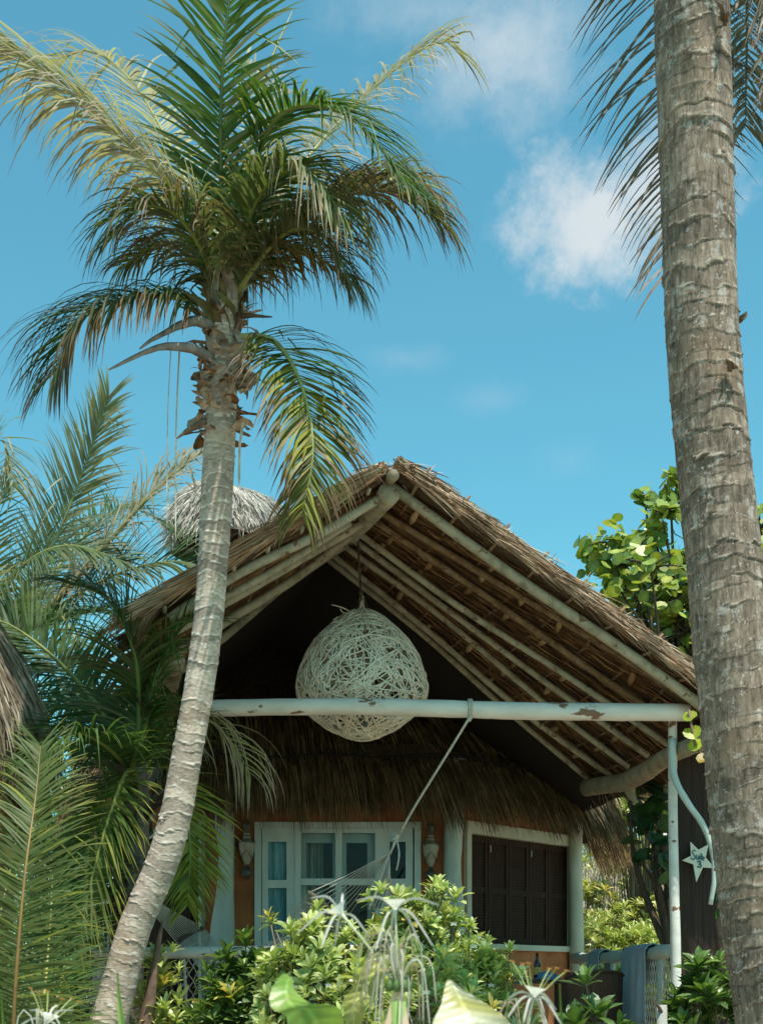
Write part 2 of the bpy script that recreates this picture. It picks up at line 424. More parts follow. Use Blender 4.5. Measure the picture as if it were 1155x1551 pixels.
# back fronds
UPR = (0, -.25, .97)
frond(pa, [(342, 445, Y), (275, 260, Y+.35), (205, 130, Y+.75), (140, 78, Y+.95), (82, 92, Y+1.05)], 74, .66, c=(.26, .23, .10), c2=YEL, tip=TAN, dry=.45, droop=1.3, silver=.45, rib=(.3, .27, .08), ref=UPR)
frond(pa, [(346, 440, Y), (420, 300, Y+.3), (520, 178, Y+.6), (620, 88, Y+.8), (668, 62, Y+.85), (692, 78, Y+.86)], 86, .66, c=(.30, .27, .16), c2=OLIVE, tip=TAN, dry=.4, droop=1.5, silver=.8, rib=(.33, .30, .10), ref=UPR)
frond(pa, [(345, 440, Y), (385, 300, Y+.35), (405, 210, Y+.55), (398, 140, Y+.7), (372, 92, Y+.75)], 46, .5, c=GREEN, c2=TAN, tip=TAN, dry=.6, droop=1.4, silver=.4)
# side fronds
frond(pa, [(338, 445, Y), (290, 325, Y-.12), (195, 218, Y-.25), (70, 112, Y-.35), (-40, 38, Y-.4)], 120, .92, .018, c=(.34, .29, .20), c2=OLIVE, tip=(.22, .15, .10), dry=.32, droop=1.1, silver=.85, rib=(.36, .36, .11), ref=(-.05, -.22, .97), a=(66, 30), rise=.0)
frond(pa, [(352, 450, Y), (440, 350, Y-.05), (530, 296, Y-.1), (605, 292, Y-.1), (655, 325, Y-.05)], 96, .80, .017, c=DEEP, c2=BROWN, tip=BROWN, dry=.62, droop=1.9, silver=.2, rib=(.2, .15, .08), ref=UPR)
frond(pa, [(352, 450, Y+.1), (450, 340, Y+.2), (540, 282, Y+.25), (610, 270, Y+.25), (650, 292, Y+.2)], 70, .66, .017, c=GREEN, c2=YEL, tip=BROWN, dry=.45, droop=1.4, silver=.15, rib=(.2, .15, .08), ref=UPR)
frond(pa, [(336, 470, Y), (262, 450, Y-.1), (180, 455, Y-.25), (118, 490, Y-.35), (84, 565, Y-.35)], 100, .72, .018, c=DEEP, c2=GREEN, tip=BROWN, dry=.52, droop=1.5, silver=.1, rib=(.30, .33, .10), t0=.10, ref=(-.25, -.6, .75), a=(74, 34))
frond(pa, [(352, 510, Y), (412, 515, Y-.2), (455, 580, Y-.45), (474, 680, Y-.55), (458, 775, Y-.55)], 88, .56, .018, c=DEEP, c2=YEL, tip=BROWN, dry=.46, droop=1.0, rib=(.40, .38, .14), t0=.12, ref=(.25, -.75, .6))
frond(pa, [(350, 445, Y), (392, 235, Y-.25), (440, 165, Y-.5), (530, 178, Y-.7), (622, 285, Y-.8)], 92, .58, .018, c=DEEP, c2=GREEN, tip=YEL, dry=.12, droop=1.0, rib=(.24, .27, .08), ref=(.25, -.45, .85))
# front fronds
frond(pa, [(343, 455, Y-.02), (335, 270, Y-.25), (337, 110, Y-.45), (356, -60, Y-.55), (385, -170, Y-.5)], 70, .58, .022, c=(.13, .20, .03), c2=DEEP, tip=TAN, dry=.2, droop=.55, rib=(.10, .14, .035), ref=(.1, -.95, .1), a=(60, 38), rise=.05, t0=.05)
frond(pa, [(348, 450, Y), (378, 330, Y-.25), (418, 268, Y-.45), (470, 262, Y-.6), (522, 330, Y-.7)], 66, .64, c=GREEN, c2=OLIVE, tip=TAN, dry=.4, droop=1.5, silver=.25, curl=.25)
frond(pa, [(347, 450, Y+.1), (420, 400, Y+.2), (470, 385, Y+.3), (525, 420, Y+.4)], 50, .55, c=DEEP, c2=BROWN, tip=BROWN, dry=.6, droop=1.9, ref=UPR)
frond(pa, [(338, 450, Y+.1), (290, 390, Y+.25), (240, 370, Y+.3), (190, 400, Y+.4)], 50, .58, c=DEEP, c2=OLIVE, tip=BROWN, dry=.5, droop=1.9, ref=UPR)
frond(pa, [(338, 452, Y), (302, 372, Y-.2), (262, 322, Y-.35), (215, 315, Y-.45), (172, 360, Y-.5)], 54, .62, c=DEEP, c2=OLIVE, tip=BROWN, dry=.45, droop=1.6, silver=.2, ref=UPR)
frond(pa, [(352, 452, Y), (405, 378, Y-.2), (448, 346, Y-.3), (495, 362, Y-.4), (528, 425, Y-.4)], 54, .58, c=DEEP, c2=OLIVE, tip=BROWN, dry=.45, droop=1.6, silver=.2, ref=UPR)
# a closed spear leaf
mb = MB(); g = random.Random(3)
q = catmull([P(352, 400, Y), P(375, 240, Y+.05), P(402, 115, Y+.1), P(442, 18, Y+.2)], 20)
mb.tube(q, [.022*(1-i/19)+.003 for i in range(20)], 6, (.30, .30, .12))
mb.build('spear_leaf', M['rib'], pa, True)
# torn sheaths and stubs under the crown
mb = MB(); g = random.Random(5)
pale = (.55, .45, .34); rust = (.28, .14, .06); grey = (.33, .29, .25)
for i in range(125):
    py = g.uniform(478, 662); th = g.uniform(-math.pi, math.pi)
    rad = .088 + .03*(1-abs(py-600)/120)*g.uniform(.3, 1.1)
    cx = lerp(341, 334, (py-470)/170)
    o = P(cx, py, Y) + np.array((math.sin(th)*rad, -math.cos(th)*rad, 0))
    d = np.array((math.sin(th)*.8, -math.cos(th)*.8, g.uniform(-.6, 1.0)))
    husk(mb, o, d, g.uniform(.07, .17), g.uniform(.02, .05), g.choice((pale, grey, rust, pale, pale)), g.choice((rust, pale, BROWN, grey)), g, g.uniform(.3, 1.3))
for i in range(60):      # collar of upright leaf bases
    py = g.uniform(440, 520); th = g.uniform(-math.pi, math.pi)
    o = P(342, py, Y) + np.array((math.sin(th)*.07, -math.cos(th)*.07, 0))
    husk(mb, o, (math.sin(th)*.25, -math.cos(th)*.25, 1), g.uniform(.15, .4), g.uniform(.015, .04), g.choice((BROWN, grey, (.13, .13, .05))), g.choice((BROWN, (.12, .15, .04))), g, .1)
mb.build('torn_sheath', M['fibre'], pa)
def stub(palm, ctrl, r, col):
    m_ = MB(); q = catmull([P(*c) for c in ctrl], 14)
    m_.tube(q, [r*(1.3-1.1*(i/13)) for i in range(14)], 7, col, wob=.25, seed=int(ctrl[0][0]))
    m_.build('dead_stalk', M['fibre'], palm, True)
stub(pa, [(325, 545, Y-.05), (285, 527, Y-.2), (235, 528, Y-.3), (165, 560, Y-.4)], .028, (.30, .27, .25))
stub(pa, [(325, 495, Y-.03), (290, 487, Y-.15), (235, 512, Y-.3), (212, 528, Y-.35)], .03, (.27, .24, .21))
stub(pa, [(350, 560, Y-.1), (368, 535, Y-.15), (390, 500, Y-.2)], .03, (.24, .23, .19))
stub(pa, [(352, 480, Y), (378, 478, Y-.1), (412, 480, Y-.15)], .02, (.12, .08, .05))
stub(pa, [(310, 640, Y-.05), (285, 652, Y-.1), (268, 664, Y-.15)], .022, (.25, .16, .11))

stub(pa, [(205, 1620, Y+.14), (226, 1520, Y+.14), (240, 1430, Y+.13), (246, 1395, Y+.12)], .05, (.20, .13, .09))
# long pale strips hanging from the crown
for i, (px, y0, y1, w_) in enumerate(((253, 527, 800, .003), (266, 527, 815, .005), (362, 640, 735, .008))):
    m_ = MB(); g = random.Random(i)
    q = catmull([P(px+6, y0, Y-.1), P(px+1, lerp(y0, y1, .4), Y-.1), P(px, y1, Y-.1)], 10)
    m_.strip(list(q), [w_]*9+[w_*.3], [np.array((1., .2, 0))]*10, [SILVER]*10)
    m_.build('dry_strip', M['fibre'], pa)

# ---- the brown trunk close on the right
YE = 4.75
pe = thing('coconut_palm', 'thick brown coconut palm trunk close by at the right edge of the photo', 'palm tree', (*P(1260, 2160, YE)[:2], 0))
trunk(pe, [(1262, 2200, 190), (1215, 1800, 158), (1184, 1551, 138), (1152, 1350, 128), (1128, 1150, 120), (1105, 960, 114), (1090, 790, 112), (1070, 600, 109), (1060, 440, 107), (1055, 280, 108), (1049, 100, 112), (1046, -60, 114), (1044, -250, 116), (1044, -420, 112), (1044, -520, 80)],
      YE, .058, M['trunk_dark'], .04, 72, .004, 9, .45, .022)
gy = dict(c=GREYB, c2=(.16, .12, .09), tip=BROWN, dry=.5, rib=(.2, .15, .1))
frond(pe, [(1044, -470, YE), (1010, -420, YE+.45), (996, -230, YE+.7), (1010, 60, YE+.75), (1022, 400, YE+.6)], 70, .56, .0125, droop=.6, ref=(-.2, -.9, .3), a=(62, 38), sides=(.9, 1), brk=.03, silver=.12, seed=3, **gy)
frond(pe, [(1044, -470, YE), (1085, -420, YE+.45), (1118, -250, YE+.65), (1130, -20, YE+.65), (1128, 190, YE+.55)], 84, .52, .0135, droop=1.1, ref=(.2, -.9, .3), a=(60, 34), brk=.12, silver=.8, seed=4, **gy)
frond(pe, [(1050, -470, YE), (1150, -430, YE+.3), (1200, -250, YE+.45), (1200, -40, YE+.45), (1180, 120, YE+.4)], 74, .5, .0125, droop=1.2, ref=(.3, -.9, .3), a=(60, 34), brk=.12, silver=.7, seed=6, **gy)
for k, (a_, b_, c_) in enumerate((((700, -760), (420, -640), .5), ((1350, -780), (1700, -640), .6), ((1000, -900), (980, -1150), 1.6), ((1120, -880), (1200, -1050), -1.2))):
    frond(pe, [(1044, -480, YE), (lerp(1044, a_[0], .5), -700, YE+.3*c_), (*a_, YE+.7*c_), (*b_, YE+1.1*c_)], 44, .5, .012, droop=.8, c=GREEN, c2=OLIVE, dry=.25, seed=20+k)
g = random.Random(8)
for px, py, side in ((1109, 488, 1), (1040, 640, -1), (1092, 590, 0), (1080, 75, 0)):
    mb = MB(); o = P(px, py, YE) + np.array((0, 0 if side else -.13, 0))
    for k in range(5):
        husk(mb, o+np.array((g.gauss(0, .008), 0, g.gauss(0, .010))), (side*.7, -.5, g.gauss(0, .4)), g.uniform(.03, .07), g.uniform(.005, .014), (.10, .07, .045), (.2, .15, .1), g, .6)
    mb.build('torn_bark', M['fibre'], pe)

# ---- the palm behind, far left
YB = 12.2
pb = thing('coconut_palm', 'coconut palm with silvery curling fronds at the far left behind the other palms', 'palm tree', (*P(20, 1760, YB)[:2], 0))
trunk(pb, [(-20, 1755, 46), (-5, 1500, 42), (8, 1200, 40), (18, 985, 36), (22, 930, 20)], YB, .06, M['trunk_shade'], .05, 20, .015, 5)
Y = YB
kb = dict(w=.017, rib=(.38, .33, .12))
frond(pb, [(25, 960, Y), (60, 870, Y-.1), (105, 770, Y-.2), (150, 645, Y-.3), (165, 600, Y-.35)], 84, .56, droop=.45, c=(.22, .24, .13), c2=OLIVE, tip=TAN, dry=.25, silver=.6, ref=(.35, -.85, .3), a=(58, 26), **kb)
frond(pb, [(35, 960, Y), (95, 900, Y-.3), (170, 815, Y-.5), (240, 738, Y-.6), (318, 676, Y-.6)], 90, .72, droop=.85, c=OLIVE, c2=TAN, tip=TAN, dry=.5, silver=.9, curl=.6, ref=(-.3, -.6, .7), rib=(.36, .29, .17), w=.019, ribr=.03)
frond(pb, [(40, 960, Y), (110, 905, Y-.4), (190, 865, Y-.7), (270, 850, Y-.9), (345, 872, Y-.9)], 84, .66, droop=.45, c=GREEN, c2=DEEP, tip=OLIVE, dry=.15, silver=.42, ref=(0, -.85, .5), a=(60, 24), **kb)
frond(pb, [(20, 960, Y), (10, 895, Y-.4), (50, 845, Y-.8), (110, 826, Y-1.), (190, 850, Y-1.1)], 76, .64, droop=.5, c=GREEN, c2=DEEP, tip=OLIVE, dry=.15, silver=.35, ref=(.1, -.85, .5), a=(66, 26), **kb)
frond(pb, [(10, 960, Y), (-15, 870, Y-.2), (-30, 760, Y-.3), (-10, 665, Y-.4), (12, 680, Y-.4), (22, 740, Y-.4)], 66, .6, droop=.7, c=GREEN, c2=OLIVE, tip=TAN, dry=.3, silver=.5, **kb)
frond(pb, [(10, 960, Y), (-40, 880, Y-.5), (-70, 840, Y-.8), (-110, 850, Y-1.)], 50, .7, droop=.6, c=GREEN, c2=OLIVE, tip=TAN, dry=.3, silver=.4, **kb)
frond(pb, [(30, 960, Y), (100, 935, Y-.5), (170, 925, Y-.9), (240, 960, Y-1.1), (270, 1020, Y-1.1)], 76, .62, droop=.55, c=DEEP, c2=GREEN, tip=OLIVE, dry=.2, **kb)
frond(pb, [(20, 965, Y), (50, 930, Y-.7), (90, 930, Y-1.1), (120, 985, Y-1.4), (130, 1060, Y-1.4)], 70, .62, droop=.7, c=DEEP, c2=GREEN, tip=OLIVE, dry=.2, **kb)
frond(pb, [(20, 965, Y), (80, 870, Y+.3), (150, 790, Y+.5), (200, 770, Y+.8), (255, 800, Y+.9)], 60, .7, droop=.5, c=DEEP, c2=GREEN, tip=OLIVE, dry=.2, **kb)
frond(pb, [(20, 970, Y), (60, 1000, Y-.5), (110, 1060, Y-.8), (140, 1150, Y-.9)], 60, .62, droop=.5, c=DEEP, c2=GREEN, tip=OLIVE, dry=.2, **kb)
frond(pb, [(15, 970, Y), (10, 1020, Y+.3), (20, 1100, Y+.6), (30, 1200, Y+.7)], 60, .62, droop=.5, c=DEEP, c2=GREEN, tip=OLIVE, dry=.2, **kb)

# ---- the shaded younger palm between the tall palm and the left edge
YC = 9.25
pc = thing('coconut_palm', 'shaded younger coconut palm with dark trunk just behind the leaning trunk', 'palm tree', (*P(185, 1836, YC)[:2], 0))
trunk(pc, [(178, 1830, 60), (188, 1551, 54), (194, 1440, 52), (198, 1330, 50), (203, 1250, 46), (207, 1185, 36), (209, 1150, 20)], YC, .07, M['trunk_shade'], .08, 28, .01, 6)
Y = YC
frond(pc, [(210, 1175, Y), (158, 1085, Y+.1), (92, 1005, Y+.3), (12, 945, Y+.4), (-60, 930, Y+.4)], 92, .66, .018, c=DEEP, c2=GREEN, tip=OLIVE, dry=.15, droop=.75, rib=(.24, .24, .05), ribr=.022, ref=(-.2, -.7, .7), a=(72, 36))
frond(pc, [(209, 1175, Y), (211, 1080, Y-.1), (203, 985, Y-.3), (160, 905, Y-.45), (98, 882, Y-.5)], 80, .60, .018, c=DEEP, c2=OLIVE, tip=BROWN, dry=.35, droop=.9, rib=(.15, .20, .05), ribr=.018)
frond(pc, [(211, 1175, Y), (222, 1090, Y-.1), (246, 1000, Y-.2), (282, 945, Y-.25), (322, 940, Y-.2)], 64, .52, .018, c=DEEP, c2=GREEN, tip=OLIVE, dry=.2, droop=.45, rib=(.15, .20, .05), ribr=.018)
frond(pc, [(214, 1172, Y), (262, 1105, Y+.1), (310, 1090, Y+.15), (352, 1125, Y+.15), (378, 1170, Y+.1)], 30, .70, .013, c=YEL, c2=TAN, tip=TAN, dry=.75, droop=2.4, rib=(.35, .3, .1), sides=(.75, .75), ribr=.008)
frond(pc, [(208, 1178, Y), (192, 1170, Y-.4), (165, 1240, Y-.55), (140, 1330, Y-.6), (118, 1440, Y-.6)], 84, .52, .017, c=GREEN, c2=OLIVE, tip=YEL, dry=.2, droop=.25, rib=(.3, .3, .08), ref=(-.4, -.9, .2), a=(66, 36))
frond(pc, [(213, 1176, Y), (250, 1160, Y+.2), (278, 1205, Y+.25), (288, 1290, Y+.25), (284, 1370, Y+.2)], 62, .45, .016, c=GREEN, c2=YEL, tip=YEL, dry=.25, droop=.4, rib=(.25, .28, .08))
frond(pc, [(210, 1175, Y), (240, 1120, Y+.4), (265, 1070, Y+.6), (282, 1060, Y+.8)], 46, .5, .017, c=DEEP, c2=GREEN, tip=OLIVE, dry=.2, droop=.6)
frond(pc, [(206, 1175, Y), (170, 1110, Y+.4), (125, 1070, Y+.7), (75, 1080, Y+.9)], 60, .6, .017, c=DEEP, c2=GREEN, tip=OLIVE, dry=.2, droop=.8)
frond(pc, [(206, 1175, Y), (160, 1130, Y-.5), (110, 1110, Y-.8), (60, 1150, Y-1.)], 64, .6, .017, c=DEEP, c2=GREEN, tip=OLIVE, dry=.2, droop=.8)
frond(pc, [(206, 1178, Y), (175, 1160, Y+.5), (140, 1200, Y+.8), (110, 1290, Y+.9), (95, 1400, Y+.9)], 70, .6, .017, c=DEEP, c2=GREEN, tip=OLIVE, dry=.2, droop=.5)
mb = MB(); g = random.Random(15)
for i in range(46):
    py = g.uniform(1180, 1420); th = g.uniform(-2.2, 2.2)
    o = P(lerp(207, 196, (py-1180)/240), py, Y)+np.array((math.sin(th)*.10, -math.cos(th)*.10, 0))
    husk(mb, o, (math.sin(th)*.5, -math.cos(th)*.4, g.uniform(.3, 1)), g.uniform(.1, .3), g.uniform(.015, .045), g.choice(((.10, .08, .06), (.07, .05, .035), (.16, .14, .12))), (.08, .06, .045), g, .2)
mb.build('torn_sheath', M['fibre'], pc)
for a_, b_ in (((190, 1290), (160, 1232)), ((205, 1260), (206, 1225)), ((190, 1310), (176, 1255))):
    stub(pc, [(*a_, Y-.1), (lerp(a_[0], b_[0], .5), lerp(a_[1], b_[1], .5), Y-.16), (*b_, Y-.2)], .026, (.05, .04, .03))

# ---- low palm at the bottom left
YD = 6.6
pd = thing('young_palm', 'low young palm whose orange-ribbed frond stands at the bottom left corner', 'palm tree', (*P(20, 1990, YD)[:2], 0))
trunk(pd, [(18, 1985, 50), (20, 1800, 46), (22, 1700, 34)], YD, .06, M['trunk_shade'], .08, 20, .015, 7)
Y = YD
frond(pd, [(21, 1720, Y), (20, 1580, Y-.15), (27, 1450, Y-.25), (40, 1310, Y-.25), (54, 1210, Y-.1), (62, 1130, Y+.05)], 118, .42, .0115, c=(.070, .112, .026), c2=(.12, .135, .035), tip=YEL, dry=.15, droop=.42, rib=(.36, .19, .07), ribr=.010, ref=(0, -1, .15), a=(88, 38), t0=.12, brk=.08, rise=.1)
frond(pd, [(24, 1720, Y), (70, 1580, Y+1.2), (104, 1440, Y+2.1), (138, 1300, Y+2.4), (184, 1180, Y+2.4)], 100, .50, .0125, c=GREEN, c2=DEEP, tip=YEL, dry=.15, droop=.4, rib=(.22, .19, .06), ref=(.2, -1, .2), a=(80, 46), t0=.12, brk=.04)
frond(pd, [(18, 1720, Y), (-40, 1600, Y-.2), (-80, 1480, Y-.3), (-110, 1400, Y-.3)], 56, .42, .0115, c=(.070, .112, .026), c2=(.12, .135, .035), tip=YEL, dry=.2, droop=.5, rib=(.45, .26, .07), a=(80, 46))
frond(pd, [(20, 1720, Y), (60, 1560, Y+.5), (75, 1420, Y+.8), (80, 1320, Y+1.)], 66, .42, .0115, c=DEEP, c2=GREEN, tip=OLIVE, dry=.2, droop=.5, rib=(.35, .28, .07), a=(78, 46))
frond(pd, [(20, 1720, Y), (-10, 1560, Y+.5), (-5, 1420, Y+.8), (20, 1300, Y+1.), (30, 1230, Y+1.)], 66, .44, .0115, c=DEEP, c2=GREEN, tip=OLIVE, dry=.35, droop=.6, rib=(.30, .24, .07), a=(78, 46))

# ------------------------------------------------------------------ the hut
hut = thing('thatched_hut', 'terracotta beach hut with thatched gable over its porch and pale wooden doors', 'hut', (-.2, 11.5, 0))
ZF = .92             # porch floor
A_ = (-1.55, 13.0); B_ = (.72, 13.0); D_ = (2.15, 14.56)
poly = [(-2.98, 14.56), A_, B_, D_, (2.2, 16.8), (.7, 18.6), (-1.7, 18.6), (-3.0, 16.8)]
def face(P0, P1):
    P0, P1 = np.array(P0, float), np.array(P1, float); d = (P1-P0)/np.linalg.norm(P1-P0)
    n = np.array((d[1], -d[0]))
    def loc(px, py=None):
        k = (px-HX)/F; a = (k*P0[1]-P0[0])/(d[0]-k*d[1]); yy = P0[1]+a*d[1]
        return a if py is None else (a, EYE+(HY-py)/F*yy)
    def bx_(mb, a0, a1, z0, z1, o0, o1, col=(1, 1, 1)):
        p = P0+d*a0+n*o0
        mb.obox((p[0], p[1], z0), np.array((*(d*(a1-a0)), 0)), np.array((*(n*(o1-o0)), 0)), np.array((0, 0, z1-z0)), col)
    return loc, bx_, d, n, np.linalg.norm(P1-P0)
ZT = 3.62
fD, bD, dD, nD, lD = face(A_, B_); fR, bR, dR, nR, lR = face(B_, D_); fL, bL, dL, nL, lL = face(poly[0], A_)
zr = lambda py, Y: EYE+(HY-py)/F*Y

# walls with their openings
mb = MB()
d0, d1 = fD(389), fD(634); dt = zr(1246, 13)
bD(mb, 0, d0, ZF-.9, ZT, -.18, 0); bD(mb, d1, lD, ZF-.9, ZT, -.18, 0); bD(mb, d0, d1, dt, ZT, -.18, 0)
s0, s1 = fR(704), fR(864); sz0 = zr(1434, 13.4); sz1 = zr(1246, 13.1)
bR(mb, 0, s0, ZF-.9, ZT, -.18, 0); bR(mb, s1, lR, ZF-.9, ZT, -.18, 0); bR(mb, s0, s1, sz1, ZT, -.18, 0); bR(mb, s0, s1, ZF-.9, sz0, -.18, 0)
l0, l1 = .25, lL-.32
bL(mb, 0, l0, ZF-.9, ZT, -.18, 0); bL(mb, l1, lL, ZF-.9, ZT, -.18, 0); bL(mb, l0, l1, sz1, ZT, -.18, 0); bL(mb, l0, l1, ZF-.9, .98, -.18, 0)
for i in (3, 4, 5, 6, 7):
    _, b_, _, _, ll = face(poly[i], poly[(i+1) % 8]); b_(mb, 0, ll, ZF-.9, ZT, -.18, 0)
mb.build('wall', M['terracotta'], hut)
mb = MB(); mb.add([(x*.93-.03, (y-15.8)*.93+15.8, ZF+.02) for x, y in poly], [tuple(range(8))])
mb.build('room_floor', M['deck'], hut)
mb = MB(); mb.add([(x, y, ZT-.06) for x, y in poly], [tuple(range(8))]); mb.build('loft_floor', M['plank'], hut)

# glazed doors
door = MB()
bD(door, d0-.02, d1+.02, dt-.055, dt+.003, -.06, .035); bD(door, d0-.02, d0+.045, ZF, dt-.055, -.06, .035); bD(door, d1-.045, d1+.02, ZF, dt-.055, -.06, .035)
door = door.build('door_frame', M['frame'], hut)
def sash(x0, x1, y0, panes, oo, name='door_leaf', bars=()):
    """a leaf from px x0..x1, top y0; panes: (xa, xb, ya, yb) holes"""
    m_ = MB(); a0, a1 = fD(x0), fD(x1); zt = zr(y0, 13)
    xs = sorted({x0, x1, *[p[0] for p in panes], *[p[1] for p in panes]}); ys = sorted({y0, 1640, *[p[2] for p in panes], *[p[3] for p in panes]})
    for i in range(len(xs)-1):
        for j in range(len(ys)-1):
            cx, cy = (xs[i]+xs[i+1])/2, (ys[j]+ys[j+1])/2
            if any(p[0] < cx < p[1] and p[2] < cy < p[3] for p in panes): continue
            bD(m_, fD(xs[i]), fD(xs[i+1]), zr(ys[j+1], 13), zr(ys[j], 13), oo-.045, oo)
    o = m_.build(name, M['frame'], hut)
    for p in panes:
        q = MB(); o3 = [np.array((*(np.array(A_)+dD*fD(x)+nD*(oo-.023)), zr(y, 13))) for x, y in ((p[0], p[3]), (p[1], p[3]), (p[1], p[2]), (p[0], p[2]))]; q.add([tuple(x) for x in o3], [(0, 1, 2, 3)])
        q.build('pane', M['glass'], o)
    return o
sash(397, 441, 1253, [(406, 434, 1275, 1333), (406, 434, 1345, 1425), (406, 434, 1437, 1530)], .005)
sash(447, 579, 1255, [(456, 508, 1262, 1331), (518, 568, 1262, 1331), (456, 508, 1341, 1425), (518, 568, 1341, 1425), (456, 508, 1437, 1530), (518, 568, 1437, 1530)], .03)
sash(581, 625, 1253, [(590, 614, 1275, 1331), (590, 614, 1345, 1425), (590, 614, 1437, 1530)], .005)
m_ = MB(); bD(m_, fD(441), fD(447), ZF, dt-.055, -.05, .012); bD(m_, fD(579), fD(581), ZF, dt-.055, -.05, .012); m_.build('mullion', M['frame'], door)
# inner window behind the middle leaf: a second frame, then curtains
m_ = MB()
for xa, xb in ((450, 463), (503, 524), (556, 576)): bD(m_, fD(xa), fD(xb), ZF, zr(1258, 13), -.14, -.10)
bD(m_, fD(463), fD(503), zr(1275, 13), zr(1258, 13), -.14, -.10); bD(m_, fD(524), fD(556), zr(1275, 13), zr(1258, 13), -.14, -.10)
m_.build('inner_frame', M['frame'], door)
def curtain(x0, x1, back, mat, zt=1262):
    m_ = MB(); n_ = 60; a0, a1 = fD(x0), fD(x1); vs = []
    for i in range(n_+1):
        f = i/n_; a = lerp(a0, a1, f); o = -back + (.028 if back > .1 else .009)*math.sin(f*(x1-x0)*.55)+.008*math.sin(f*17)
        p = np.array(A_)+dD*a+nD*o
        vs += [(p[0], p[1], ZF+.05), (p[0], p[1], zr(zt, 13))]
    m_.add(vs, [(2*i, 2*i+2, 2*i+3, 2*i+1) for i in range(n_)])
    m_.build('curtain', mat, door, True)
curtain(400, 440, .075, M['curtain_reflection']); curtain(455, 487, .3, M['curtain']); curtain(566, 588, .3, M['curtain'])

# shuttered window on the right face and the left face
def shutters(f_, b_, a0, a1, z0, z1, nleaf, trim):
    fr = MB()
    for (x0, x1, y0, y1) in ((a0-.05, a1+.03, z1-.10, z1+.02), (a0-.05, a0+.02, z0, z1-.10), (a1-.02, a1+.03, z0, z1-.10), (a0-.06, a1+.05, z0-.06, z0)):
        b_(fr, x0, x1, y0, y1, -.06, .045)
    fr = fr.build('shutter_frame', trim, hut)
    w_ = (a1-a0-.04)/nleaf
    for i in range(nleaf):
        m_ = MB(); x0 = a0+.02+i*w_+.004; x1 = x0+w_-.008; zb, zt = z0+.01, z1-.11
        b_(m_, x0, x0+.045, zb, zt, -.05, -.024); b_(m_, x1-.045, x1, zb, zt, -.05, -.024)
        for zz in (zb, lerp(zb, zt, .5)-.03, zt-.06): b_(m_, x0+.045, x1-.045, zz, zz+.06, -.047, -.027)
        b_(m_, x0+.045, x1-.045, zb+.06, zt-.06, -.055, -.044)
        z_ = zb+.075
        while z_ < zt-.08:
            if abs(z_-lerp(zb, zt, .5)) > .04:
                b_(m_, x0+.046, x1-.046, z_, z_+.016, -.046, -.034)
            z_ += .03
        m_.build('shutter', M['shutter'], fr)
    for px_i in (1, nleaf-2):
        m_ = MB(); x = a0+.03+px_i*w_
        b_(m_, x, x+.012, z1-.26, z1-.19, -.009, 0); m_.build('latch', M['stump'], fr)
shutters(fR, bR, s0+.03, s1-.02, sz0+.03, sz1, 5, M['cream'])
shutters(fL, bL, l0+.03, l1-.03, .98, sz1, 5, M['frame'])

# pillars: crooked painted logs
def pillar(ctrl, mat, name='pillar', par=None, seed=0, n=30):
    m_ = MB(); q = catmull([(*P(c[0], c[1], c[3]), c[2]/F*c[3]*.5) for c in ctrl], n)
    m_.tube(q[:, :3], q[:, 3], 14, wob=.06, seed=seed); return m_.build(name, mat, par or hut, True)
pillar([(688, 1640, 33, 12.93), (689, 1440, 32, 12.93), (687, 1370, 31, 12.93), (684, 1320, 27, 12.93), (686, 1270, 29, 12.93), (690, 1150, 32, 12.93)], M['aqua'], seed=1)
pillar([(336, 1640, 42, 12.93), (337, 1430, 38, 12.93), (341, 1350, 27, 12.93), (343, 1290, 24, 12.93), (340, 1240, 30, 12.93), (338, 1150, 32, 12.93)], M['aqua'], seed=2)
pillar([(874, 1610, 24, 14.4), (873, 1470, 23, 14.4), (871, 1350, 22, 14.4), (869, 1200, 24, 14.4)], M['cream'], seed=3)
pillar([(168, 1610, 26, 14.5), (170, 1200, 26, 14.5)], M['aqua'], seed=4)

# ---- main roof
eave = []
cen = np.array((-.45, 15.8))
for x, y in poly:
    v = np.array((x, y))-cen; v = v*(1+.62/np.linalg.norm(v)); eave.append(cen+v)
EZ = 3.30; APX = np.array((-1.55, 16.1, 7.35))
def cone(seg, u, v, lift=0.):
    a, b = eave[seg], eave[(seg+1) % 8]; e = lerp(a, b, u)
    p = np.array((e[0], e[1], EZ)); q = lerp(p, APX, v)
    bulge = .16*math.sin(math.pi*min(1, v))            # slightly domed
    n = nz((e[0]-cen[0], e[1]-cen[1], 2.2)); return q + n*(bulge+lift)
mb = MB(); nu, nv = 6, 20
def loft(sg, i, j):     # the opening into the dark loft under the porch roof
    v = (j+.5)/nv; u = (i+.5)/nu
    return .16 < v < ((.22+.22*u) if sg == 0 else .46 if sg == 1 else (.44-.24*u) if sg == 2 else 0)
for sg in range(8):
    b0 = len(mb.v); vs = [tuple(cone(sg, i/nu, max(.04, j/nv))) for j in range(nv+1) for i in range(nu+1)]
    vs2 = [tuple(np.array(p)-np.array((0, 0, .16))) for p in vs[:nu+1]]
    mb.add(vs, [(j*(nu+1)+i, j*(nu+1)+i+1, (j+1)*(nu+1)+i+1, (j+1)*(nu+1)+i) for j in range(nv) for i in range(nu) if not loft(sg, i, j)])
    vi = [tuple(cone(sg, i/nu, max(.04, j/nv))-np.array((0, 0, .07))) for j in range(nv+1) for i in range(nu+1)]
    mb.add(vi, [(j*(nu+1)+i, (j+1)*(nu+1)+i, (j+1)*(nu+1)+i+1, j*(nu+1)+i+1) for j in range(nv) for i in range(nu) if not loft(sg, i, j)])
    mb.add([vs[i] for i in range(nu+1)]+[vi[i] for i in range(nu+1)], [(i, nu+1+i, nu+2+i, i+1) for i in range(nu)])
